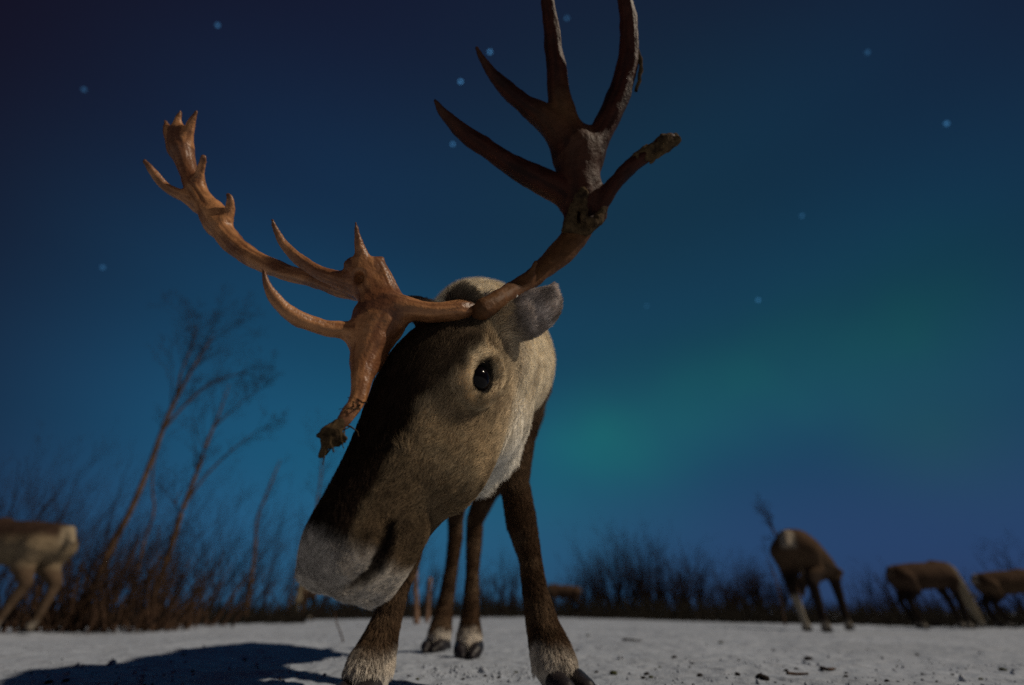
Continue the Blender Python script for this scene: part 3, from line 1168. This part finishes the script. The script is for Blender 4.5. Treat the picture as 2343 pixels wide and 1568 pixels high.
hoof(LEG_FL[-1][0] + np.array([.028, -.04, 0]), (.45, -1, 0), .85)
hoof(LEG_FR[-1][0] + np.array([-.010, -.04, 0]), (-.25, -1, 0), .85)
hoof(LEG_HL[-1][0] + np.array([.0, -.02, 0]), (0, -1, 0), 1.0)
hoof(LEG_HR[-1][0] + np.array([-.01, -.02, 0]), (-.3, -1, 0), 1.0)


# ------------------------------------------------------------------ the herd behind
def rot(p, a):
    c, s = math.cos(a), math.sin(a)
    return np.array([p[0] * c - p[1] * s, p[0] * s + p[1] * c, p[2]])


def herd_reindeer(loc, heading, size, label, colours, graze=True, step=.014, strides=(0, 0, 0, 0), droop=0.0, turn=0.0, pale_leg=False):
    root = empty('reindeer', np.array([loc[0], loc[1], float(ground_z(loc[0], loc[1]))]))
    tag(root, label, 'reindeer', 'reindeer grazing behind the near one')
    f = Field(np.arange(-.95, 1.35, step), np.arange(-.34, .34, step), np.arange(-.01, 1.2, step))
    f.chain([((-.46, 0, .80), .175), ((-.15, 0, .79), .215), ((.22, 0, .81), .205), ((.42, 0, .84), .16)], .06)
    f.chain([((.25, 0, .97), .08), ((.45, 0, .93), .09)], .06)
    if graze:
        nk = [((.45, 0, .84), .15), ((.68, 0, .66), .12), ((.86, 0, .42), .085)]
        hd = [((.86, 0, .40), .085), ((.98, 0, .22), .065), ((1.05, 0, .09), .045)]
        ears = [((.82, .07, .47), (.76, .17, .50)), ((.82, -.07, .47), (.76, -.17, .50))]
    else:
        nk = [((.45, 0, .86), .15), ((.70, 0, .92), .12), ((.86, 0, .98), .09)]
        hd = [((.86, 0, 1.0), .085), ((1.03, 0, .90), .065), ((1.14, 0, .82), .045)]
        ears = [((.84, .07, 1.04), (.80, .17, 1.08)), ((.84, -.07, 1.04), (.80, -.17, 1.08))]
    ct, st_ = math.cos(turn), math.sin(turn)
    tw = lambda p: (.45 + (p[0] - .45) * ct - p[1] * st_, (p[0] - .45) * st_ + p[1] * ct, p[2])
    nk, hd = [(tw(p), r) for p, r in nk], [(tw(p), r) for p, r in hd]
    ears = [(tw(a), tw(b)) for a, b in ears]
    f.chain(nk, .05)
    f.chain(hd, .04)
    for a, b in ears:
        f.cone(a, .03, b, .018, .02)
    f.chain([((-.60, 0, .90), .05), ((-.68, 0, .80), .035)], .03)
    feet = []
    for (x, sg, hind), st in zip(((.36, 1, 0), (.36, -1, 0), (-.46, 1, 1), (-.46, -1, 1)), strides):
        y = sg * .12
        if hind:
            ch = [((x, y, .74), .13), ((x + .06, y, .58), .09), ((x - .11 + st * .5, y, .42), .05), ((x - .05 + st, y, .12), .034), ((x - .01 + st, y, .05), .042)]
        else:
            ch = [((x, y, .74), .11), ((x - .03, y, .58), .065), ((x + .01 + st * .6, y, .36), .047), ((x + st, y, .12), .032), ((x + .02 + st, y, .05), .040)]
        f.cone(*ch[0], *ch[1], k=.05)
        f.chain(ch[1:], .03)
        feet.append(ch[-1][0])
    V, F = f.mesh()
    n1 = fnoise(V, 7)
    c = np.tile(np.array(colours['body']), (len(V), 1))
    c = mix(c, colours['back'], sstep(.76, .88, V[:, 2] + .12 * (n1 - .5)))
    c = mix(c, colours['neck'], sstep(.42, .58, V[:, 0] + .2 * (n1 - .5)))
    c = mix(c, colours['leg'], sstep(.62, .50, V[:, 2] + .1 * (n1 - .5)) * (V[:, 0] < .55))
    if pale_leg:
        c = mix(c, (.34, .30, .24), sstep(.36, .30, V[:, 2]) * sstep(-.25, -.32, V[:, 0]) * (V[:, 1] > 0))
    c = mix(c, colours['rump'], sstep(-.54, -.60, V[:, 0]) * sstep(.74, .80, V[:, 2]) * sstep(.10, .05, np.abs(V[:, 1])))
    c = mix(c, (.40, .36, .30), sstep(.12, .07, V[:, 2]) * .6)
    cc, ss = math.cos(heading), math.sin(heading)
    R = np.array([[cc, -ss, 0], [ss, cc, 0], [0, 0, 1]])
    V = V.copy()
    V[:, 2] -= droop * np.clip(V[:, 0] + .3, 0, 1.2) * np.clip(V[:, 2] - .45, 0, .4) / .4
    W_ = (V * size) @ R.T + np.array(root.location)
    b = mesh_obj('body', W_, F, M_BGCOAT, root)
    set_colour(b, c * (.8 + .4 * n1)[:, None])
    for ft in feet:
        ps = []
        for sg in (1, -1):
            ps.append((np.array([(ft[0] - .03, ft[1] + sg * .022, .035), (ft[0] + .01, ft[1] + sg * .024, .030), (ft[0] + .06, ft[1] + sg * .014, .012)]), np.array([.026, .026, .010])))
        V, F = tubes(ps, 7)
        mesh_obj('hoof', (V * size) @ R.T + np.array(root.location), F, M_HOOF, root)
    return root


PALE = dict(body=(.22, .17, .11), back=(.055, .034, .025), neck=(.32, .26, .19), leg=(.11, .075, .05), rump=(.32, .26, .18))
DARK = dict(body=(.060, .038, .026), back=(.070, .043, .028), neck=(.24, .20, .14), leg=(.025, .018, .015), rump=(.10, .07, .05))
PATCH = dict(body=(.085, .055, .034), back=(.075, .046, .03), neck=(.10, .07, .045), leg=(.03, .021, .017), rump=(.30, .26, .21))


def at_foot(px, py):
    p = ground_point(px, py)
    return p


p = at_foot(1900, 1446)
herd_reindeer(p, math.radians(46), 1.05, 'brown reindeer with pale rump patch striding away under a thin bare tree', PATCH, strides=(.0, -.05, .12, -.12), droop=.34, turn=1.2, pale_leg=True)
p = at_foot(2165, 1440)
herd_reindeer(p, math.radians(4), .88, 'dark brown reindeer standing side-on and grazing, pale neck lowered', DARK, strides=(.06, -.04, .10, .0), turn=.5)
p = at_foot(2362, 1438)
herd_reindeer(p, math.radians(-8), .82, 'shaggy brown reindeer cut off by the right edge of the picture', dict(PATCH, neck=(.2, .15, .1)), strides=(.0, .05, .0, .05))
p = at_foot(-75, 1450)
herd_reindeer(p, math.radians(172), .97, 'cream-flanked reindeer with dark back beside the bare willow thicket', PALE, strides=(.0, .06, .08, -.04))
p = ground_point(1290, 1416)
herd_reindeer(PY(1290, 1416, 17.5), math.radians(185), .95, 'tiny far dark reindeer seen past the near front leg', DARK)
herd_reindeer(PY(690, 1412, 14.0), math.radians(-80), .95, 'far dark reindeer half hidden behind the white chin', DARK)


# ------------------------------------------------------------------ trees and shrubs
def grow(rng, base, d, length, r0, level, maxlevel, out, bend=.12, up=.06, kids=(5, 9), ratio=.55, spread=.75, nseg=7):
    p, dr = np.asarray(base, float), unit(d)
    P, Rr = [p], [r0]
    for i in range(nseg):
        dr = unit(dr + rng.normal(0, bend, 3) + np.array([0, 0, up]))
        p = p + dr * length / nseg
        P.append(p)
        Rr.append(r0 * (1 - (i + 1) / nseg * .85))
    out[level].append((P, Rr))
    if level >= maxlevel:
        return
    for _ in range(rng.integers(*kids)):
        f = rng.uniform(.25, 1.0)
        k = min(int(f * nseg), nseg - 1)
        q = P[k] + (P[k + 1] - P[k]) * (f * nseg - k)
        tang = unit(P[k + 1] - P[k])
        sd = unit(np.cross(tang, rng.normal(0, 1, 3)))
        ln = length * ratio * rng.uniform(.6, 1.2) * (1.15 - .5 * f)
        grow(rng, q, tang + sd * spread * rng.uniform(.6, 1.2), ln, max(Rr[k] * .5, .0010), level + 1, maxlevel, out, bend * 1.15, up, kids, ratio, spread, max(nseg - 2, 3))


def crown_on(rng, P, R, out, n, ln, spread, levels, up=.06, lo=.35, kids=(4, 8)):
    for _ in range(n):
        f = rng.uniform(lo, 1.0) * (len(P) - 1)
        k = min(int(f), len(P) - 2)
        q = P[k] + (P[k + 1] - P[k]) * (f - k)
        tang = unit(P[k + 1] - P[k])
        sd = unit(np.cross(tang, rng.normal(0, 1, 3)))
        grow(rng, q, tang + sd * spread * rng.uniform(.5, 1.3), ln * rng.uniform(.5, 1.2), max(R[k] * .32, .004), 0, levels, out, .13, up, kids, .55, .7, 6)


def make_tree(name, seed, trunk_pts, label, cat, n, ln, spread=.55, levels=2, lo=.35, group=None, extra=(), twigs=None, bark=None, kids=(4, 8)):
    rng = np.random.default_rng(seed)
    tp = smooth_path([(np.asarray(p, float), r) for p, r in trunk_pts], 5)
    P = [np.asarray(q[0]) for q in tp]
    R = [q[1] for q in tp]
    root = empty(name, P[0])
    tag(root, label, cat, group)
    stems = [(P, R)]
    out = {i: [] for i in range(6)}
    crown_on(rng, P, R, out, n, ln, spread, levels, lo=lo, kids=kids)
    for ex in extra:
        e = smooth_path([(np.asarray(p, float), r) for p, r in ex], 4)
        EP, ER = [np.asarray(q[0]) for q in e], [q[1] for q in e]
        stems.append((EP, ER))
        crown_on(rng, EP, ER, out, max(n // 2, 3), ln * .7, spread, levels, lo=.3, kids=kids)
    V, F = tubes(stems, 8)
    mesh_obj('trunk', V, F, bark or M_BARK, root)
    V, F = tubes(sum(out.values(), []), 3)
    mesh_obj('crown', V, F, twigs or M_TWIG, root)['kind'] = 'stuff'
    return root


def make_shrub(name, seed, base, height, stems, label, lean=.35, levels=2, mat=None, group=None, cat='shrub', kids=(3, 6), width=.25, r0=.010, spread=.55):
    rng = np.random.default_rng(seed)
    base = np.array([base[0], base[1], float(ground_z(base[0], base[1])) - .01])
    root = empty(name, base)
    tag(root, label, cat, group)
    out = {i: [] for i in range(6)}
    for _ in range(stems):
        off = np.array([rng.normal(0, width * .5), rng.normal(0, width * .5), 0])
        grow(rng, base + off, np.array([rng.normal(0, lean), rng.normal(0, lean), 1]) + off * .6, height * rng.uniform(.45, 1.05), r0 * rng.uniform(.6, 1.3), 0, levels, out, .10, .05, kids, .5, spread, 6)
    V, F = tubes(out[0], 5)
    mesh_obj('stem', V, F, mat or M_TWIG2, root)['kind'] = 'stuff'
    V, F = tubes(out[1] + out[2] + out[3], 3)
    mesh_obj('twigs', V, F, M_TWIG, root)['kind'] = 'stuff'
    return root


def tp(y, *pts):
    return [(PY(px, py, y), r) for px, py, r in pts]


# two tall birches on the left
g1 = ground_point(172, 1444)
make_tree('birch_tree', 11, [(g1, .036)] + tp(g1[1], (250, 1262, .034), (300, 1165, .031), (340, 1070, .028), (385, 950, .025), (420, 880, .020), (455, 820, .012), (490, 765, .004)),
          'tallest bare birch on the left, trunk lit warm brown', 'tree', 22, .85, .6, 3, .5, kids=(4, 7),
          extra=[tp(g1[1], (372, 985, .018), (420, 930, .014), (480, 880, .010), (560, 850, .005)), tp(g1[1], (400, 925, .016), (415, 850, .012), (440, 790, .008), (450, 745, .004))])
g2 = ground_point(330, 1440)
make_tree('birch_tree', 12, [(g2, .042)] + tp(g2[1] + .3, (372, 1310, .038), (402, 1215, .035), (418, 1165, .03), (447, 1090, .026), (475, 1010, .020), (500, 950, .014), (525, 880, .005)),
          'second bare birch with a forked pale trunk, right of the tallest', 'tree', 17, .78, .55, 3, .45, kids=(4, 7),
          extra=[tp(g2[1] + .3, (425, 1150, .018), (470, 1090, .014), (530, 1030, .009), (590, 985, .004)), tp(g2[1] + .3, (412, 1180, .010), (402, 1150, .008), (412, 1125, .004)),
                 tp(g2[1] + .3, (490, 975, .014), (530, 940, .009), (590, 890, .004))])
g3 = ground_point(290, 1436)
make_tree('birch_sapling', 13, [(g3, .02)] + tp(g3[1] + .6, (325, 1260, .018), (352, 1170, .015), (348, 1120, .013), (352, 1060, .009), (368, 1010, .004)),
          'slim dark sapling growing between the two tall birches', 'tree', 8, .45, .6, 2, .4)
g4 = ground_point(560, 1425)
make_tree('birch_snag', 14, [(g4, .045)] + tp(g4[1], (582, 1270, .035), (588, 1190, .030), (606, 1140, .026), (628, 1085, .020), (642, 1052, .010)),
          'short leaning snag with a broken top, left of the muzzle', 'tree', 5, .5, .6, 2, .3)
g5 = ground_point(655, 1421)
make_tree('birch_sapling', 15, [(g5, .022)] + tp(g5[1], (672, 1345, .020), (690, 1280, .017), (700, 1230, .010), (712, 1190, .004)),
          'thin pale sapling leaning beside the white chin', 'tree', 6, .5, .6, 2, .4, bark=M_STUMP)
g6 = ground_point(705, 1412)
make_tree('birch_tree', 16, [(PY(690, 1411, 13), .05)] + tp(13, (705, 1290, .045), (722, 1180, .035), (735, 1080, .02), (742, 1020, .006)),
          'faint far birch showing just left of the face', 'tree', 18, 1.2, .5, 3, .3)

# thicket on the left, every shrub its own thing
LEFT = [(60, 1447, 1.0, 'low bare willow hiding the feet of the cream-flanked reindeer', 22), (150, 1444, 1.15, 'bushy bare willow at the foot of the tallest birch', 30), (215, 1445, 1.05, 'dark dense willow clump just right of the tallest birch', 34),
        (262, 1443, .95, 'willow clump with crossing stems between both birch feet', 30), (318, 1444, 1.0, 'dark willow clump around the foot of the forked birch', 34),
        (385, 1440, .85, 'low willow right of the forked birch trunk', 26), (440, 1434, .8, 'small tangled willow at the right end of the thicket front', 22),
        (500, 1424, 1.0, 'thin willow standing left of the leaning snag', 18), (612, 1420, 1.0, 'thin willow standing right of the leaning snag', 16)]
for i, (px, py, h, lb, st) in enumerate(LEFT):
    g = ground_point(px, py)
    make_shrub('willow_shrub', 40 + i, g, h * g[1] / 5.6, int(st * 1.0), lb, lean=.36, group='bare willows of the left thicket', width=.5, r0=.012, kids=(3, 6))
BACKL = [(40, 1065, 8.5, 'tall loose bare bush behind the cream-flanked reindeer'), (130, 1090, 9.5, 'tall round bare bush left of the tallest birch'), (215, 1030, 9.0, 'dense dark bush top behind the tallest birch trunk'),
         (290, 1130, 10., 'bare bush filling the gap behind both birches'), (380, 1130, 10.5, 'bare bush behind the forked birch trunk'), (470, 1120, 11., 'bare bush between forked birch and leaning snag'),
         (545, 1140, 11.5, 'bare bush behind the leaning snag'), (645, 1170, 12., 'bare bush behind the thin pale sapling')]
for i, (px, ytop, yy, lb) in enumerate(BACKL):
    b = PY(px - 60 if px < 500 else px - 20, 1425, yy)
    h = PY(px, ytop, yy)[2] - float(ground_z(b[0], b[1]))
    make_shrub('birch_shrub', 60 + i, b, h, 17, lb, lean=.26, levels=3, mat=M_TWIG, group='tall bushes behind the left thicket', width=.8, r0=.016, kids=(4, 7))

# tree line along the horizon
LINE = [(730, 1260, 22, 'far bush behind the white muzzle'), (800, 1290, 22, 'low far bush under the chin'), (905, 1230, 20, 'far bush right of the chin'), (985, 1250, 22, 'far bush behind the pale stumps'), (1150, 1260, 20, 'far bush between hind leg and front leg'),
        (1105, 1290, 24, 'low far bush right of the hind legs'), (1275, 1330, 22, 'low far bush just right of the front leg'), (1322, 1290, 20, 'pointed far bush left of the big tree clump'), (1390, 1270, 22, 'left bush of the big tree clump'),
        (1425, 1218, 21, 'tallest tree of the big clump on the horizon'), (1470, 1235, 22, 'middle tree of the big clump on the horizon'), (1520, 1225, 21, 'right tree of the big clump on the horizon'), (1555, 1280, 20, 'sloping bush at the right end of the big clump'),
        (1600, 1270, 19, 'narrow upright tree right of the big clump'), (1660, 1330, 18, 'low bush in the gap left of the dark round bush'), (1710, 1290, 15, 'dark round bush left of the striding reindeer'), (1742, 1310, 15, 'right half of the dark round bush'),
        (1985, 1310, 13, 'bush just right of the striding reindeer'), (2040, 1310, 13, 'bush midway between the two right reindeer'), (2110, 1340, 12, 'low bush behind the dark grazing reindeer'), (2215, 1330, 12, 'bush under the belly of the grazing reindeer'), (2300, 1265, 12, 'bush rising behind the edge reindeer')]
for i, (px, ytop, yy, lb) in enumerate(LINE):
    b = PY(px + (0 if abs(px - 1171) < 200 else (px - 1171) * .03), 1412, yy)
    b[2] = float(ground_z(b[0], b[1]))
    h = PY(px, ytop, yy)[2] - b[2]
    make_shrub('birch_shrub', 90 + i, b, h * 1.06, 46 if 'dark round' in lb else 28 if 'clump' in lb else int(10 + (i * 7) % 10), lb, lean=.16, levels=3, mat=M_TWIG, group='bare bushes along the horizon', width=.10 * yy * .45, r0=.0016 * yy, kids=(4, 7), spread=.8)
b = PY(1838, 1425, 9)
make_tree('birch_sapling', 130, [(np.array([b[0], b[1], float(ground_z(b[0], b[1]))]), .03)] + tp(9, (1822, 1340, .028), (1803, 1285, .026), (1780, 1235, .022), (1760, 1195, .006)),
          'thin tufted bare tree rising left of the striding reindeer', 'tree', 14, .42, .4, 3, .5, kids=(4, 7))
b = PY(1795, 1425, 9)
make_tree('birch_sapling', 131, [(np.array([b[0], b[1], float(ground_z(b[0], b[1]))]), .016)] + tp(9, (1780, 1345, .014), (1765, 1300, .010), (1755, 1270, .004)),
          'slender twig-like sapling left of the tufted bare tree', 'tree', 6, .3, .5, 2, .4)


# pale stumps behind the near reindeer
def stump(px0, py0, px1, py1, r, seed, label):
    g = ground_point(px0, py0)
    rng = np.random.default_rng(seed)
    top = PY(px1, py1, g[1])
    n = 12
    P = [g + (top - g) * i / (n - 1) + np.r_[rng.normal(0, .004, 2), 0] for i in range(n)]
    P = P + [P[-1] + np.array([0, 0, .004])]
    P[0] = P[0] - np.array([0, 0, .03])
    R = [r * (1.25 if i == 0 else 1.0 - .1 * i / n) * rng.uniform(.93, 1.07) for i in range(n)] + [r * .3]
    V, F = tubes([(P, R)], 10)
    root = empty('birch_stump', g)
    tag(root, label, 'stump', 'pale stumps behind the hind legs')
    mesh_obj('trunk', V, F, M_STUMP, root)
    q = P[n // 2]
    V, F = tubes([([q, q + np.array([.06, -.02, .10]), q + np.array([.09, -.02, .22])], [.010, .008, .003]), ([P[8], P[8] + np.array([-.05, 0, .07]), P[8] + np.array([-.07, .01, .14])], [.008, .006, .003])], 5)
    mesh_obj('twig', V, F, M_TWIG2, root)


stump(953, 1428, 950, 1290, .034, 1, 'taller pale birch stump just right of the chin')
stump(977, 1424, 984, 1322, .030, 2, 'shorter brown-topped stump beside the hind leg')


# low dark undergrowth below the tree line
def undergrowth():
    rng = np.random.default_rng(77)
    paths = []
    for _ in range(14500):
        px = rng.uniform(-500, 2850)
        if px < 700:
            y = rng.uniform(8.5, 14)
        elif px < 1300:
            y = rng.uniform(16, 30)
        else:
            y = np.interp(px, [1300, 1700, 2420], [17, 10.5, 9.0]) * rng.uniform(1.0, 1.5)
        q = PY(px, 1412, y)
        q[2] = float(ground_z(q[0], q[1])) - .02
        h = rng.uniform(.15, .60) * (y / 12) ** .9
        d = unit(np.array([rng.normal(0, .5), rng.normal(0, .5), 1]))
        d2 = unit(d + rng.normal(0, .35, 3))
        paths.append(([q, q + d * h * .5, q + d * h * .5 + d2 * h * .5], np.array([.006, .005, .002]) * (y / 9)))
    V, F = tubes(paths, 3)
    o = mesh_obj('undergrowth', V, F, M_UNDER)
    tag(o, 'low dark undergrowth running along the far edge of the snow', 'undergrowth', kind='stuff')


undergrowth()


# ------------------------------------------------------------------ litter on the snow
def lump(seed, size, flat=.65):
    rng = np.random.default_rng(seed)
    V, F = uv_ball((0, 0, 0), 1.0, 9, 6)
    n = fnoise(V + seed * 3.1, 1.3, 2)
    V = V * (.65 + .7 * n)[:, None]
    V[:, 2] *= flat
    return V * size, F


LUMPS = []
for s in range(5):
    V, F = lump(s + 1, 1.0)
    me = bpy.data.meshes.new('dropping')
    me.from_pydata([tuple(v) for v in V], [], F.tolist())
    me.polygons.foreach_set('use_smooth', np.ones(len(F), bool))
    me.materials.append(M_DIRT if s < 3 else M_MOSS)
    LUMPS.append(me)
BIG = [(1742, 1552, 12, 0), (1752, 1556, 10, 1), (1688, 1546, 7, 1), (1602, 1548, 7, 2), (1404, 1544, 9, 3), (1365, 1540, 6, 0), (1420, 1508, 6, 1), (1543, 1506, 6, 2), (1480, 1544, 7, 0), (1490, 1552, 6, 3),
       (1472, 1553, 5, 1), (1799, 1536, 6, 0), (1650, 1472, 5, 3), (1822, 1532, 4, 1), (1936, 1550, 5, 2), (2030, 1560, 5, 1), (2295, 1535, 7, 4), (2245, 1556, 5, 4), (1936, 1541, 4, 0), (1850, 1510, 8, 2),
       (1180, 1540, 4, 3), (1140, 1552, 4, 0), (1215, 1552, 4, 1), (1110, 1548, 4, 2), (1060, 1556, 4, 1), (975, 1493, 5, 1), (955, 1556, 5, 3), (640, 1556, 5, 0), (560, 1512, 5, 1), (440, 1538, 5, 2),
       (420, 1500, 4, 1), (1585, 1520, 4, 1), (1510, 1528, 4, 3), (1690, 1512, 4, 0), (1770, 1490, 4, 2), (2100, 1500, 4, 1), (2180, 1545, 4, 0), (1320, 1490, 4, 1), (1345, 1455, 4, 3), (150, 1560, 6, 1), (110, 1564, 8, 2)]
for px, py, r, s in BIG:
    g = ground_point(px, py)
    dep = (g - C0) @ AF
    o = bpy.data.objects.new('dropping', LUMPS[s])
    o.location = g + np.array([0, 0, .2 * r * dep / FPX])
    z = r * dep / FPX
    o.scale = (z * random.uniform(.85, 1.25), z * random.uniform(.85, 1.25), z)
    o.rotation_euler = (0, 0, random.uniform(0, 6.28))
    COL.objects.link(o)
    lab = {(1742, 1552): 'biggest dark dropping, left half of the largest pair on the snow', (1752, 1556): 'right half of the largest pair of droppings on the snow',
           (1404, 1544): 'greenish clump of lichen on the snow right of the front hoof', (110, 1564): 'dark lump at the lower left corner of the snow'}
    tag(o, lab.get((px, py), 'small dark dropping lying on the trampled snow'), 'dropping', 'droppings scattered on the snow')


def fallen_twig(pts, r, label):
    P = [ground_point(*q) + np.array([0, 0, r * .8]) for q in pts]
    V, F = tubes([([np.asarray(q[0]) for q in smooth_path([(p, r) for p in P], 4)], np.linspace(r, r * .5, (len(P) - 1) * 4 + 1))], 6)
    o = mesh_obj('fallen_twig', V, F, M_TWIG2, origin=P[0])
    tag(o, label, 'twig')


fallen_twig([(1427, 1465), (1445, 1467), (1466, 1468)], .006, 'short thick twig lying on the snow right of the front hoof')
fallen_twig([(1802, 1544), (1825, 1546), (1850, 1545)], .004, 'thin twig on the snow near the biggest dark dropping')
fallen_twig([(1880, 1533), (1895, 1536), (1912, 1534)], .005, 'stubby twig on the snow below the striding reindeer')


def snow_stem(px0, py0, pts, label):
    g = ground_point(px0, py0)
    P = [(g - np.array([0, 0, .02]), .004)] + [(PY(px, py, g[1]), r) for px, py, r in pts]
    e = smooth_path(P, 4)
    V, F = tubes([([np.asarray(q[0]) for q in e], [q[1] for q in e])], 6)
    o = mesh_obj('bare_stem', V, F, M_TWIG2, origin=g)
    tag(o, label, 'plant stem')


snow_stem(790, 1470, [(780, 1450, .0035), (770, 1425, .003), (766, 1400, .002)], 'single curved stem sticking out of the snow under the chin')


def litter():
    rng = np.random.default_rng(5)
    Vs, Fs, off = [], [], 0
    base = [lump(s + 11, 1.0) for s in range(4)]
    for _ in range(420):
        y = .95 + rng.exponential(.9)
        x = rng.uniform(-1.1, 1.25) * y
        dens = n2(x + 40, y, 1.6) + .5
        if rng.random() > dens * 1.1 or y > 6:
            continue
        V, F = uv_ball((0, 0, 0), 1.0, 5, 3)
        r = rng.uniform(.0012, .0035)
        V = V * rng.uniform(.6, 1.4, 3) * r
        V = V + np.array([x, y, float(ground_z(x, y)) + r * .3])
        Vs.append(V)
        Fs.append(F + off)
        off += len(V)
    o = mesh_obj('litter', np.concatenate(Vs), np.concatenate(Fs), M_DIRT)
    tag(o, 'fine dark specks of lichen and dirt strewn over the snow', 'litter', kind='stuff')


litter()


def snow_crumbs():
    rng = np.random.default_rng(6)
    Vs, Fs, off = [], [], 0
    for _ in range(2200):
        y = .9 + rng.exponential(.6)
        x = rng.uniform(-1.1, 1.25) * y
        if y > 2.6 or rng.random() > (n2(x + 70, y + 9, 2.4) + .5) * 1.2:
            continue
        V, F = uv_ball((0, 0, 0), 1.0, 6, 4)
        r = rng.gamma(2.0, .0009) + .0006
        V = V * (1 + rng.normal(0, .12, (len(V), 1))) * rng.uniform(.7, 1.3, 3) * r
        V = V + np.array([x, y, float(ground_z(x, y)) + r * .25])
        Vs.append(V)
        Fs.append(F + off)
        off += len(V)
    for _ in range(230):
        g = ground_point(rng.uniform(960, 1230), 1544 + rng.normal(0, 9) + 5 * math.sin(rng.uniform(0, 6)))
        V, F = uv_ball((0, 0, 0), 1.0, 7, 5)
        r = rng.gamma(1.3, .0015) + .0006
        V = V * (1 + rng.normal(0, .14, (len(V), 1))) * rng.uniform(.7, 1.4, 3) * r + g
        Vs.append(V)
        Fs.append(F + off)
        off += len(V)
    o = mesh_obj('snow_crumbs', np.concatenate(Vs), np.concatenate(Fs), M_SNOW)
    tag(o, 'loose crumbs of kicked-up snow around the hooves', 'snow crumbs', kind='stuff')


snow_crumbs()
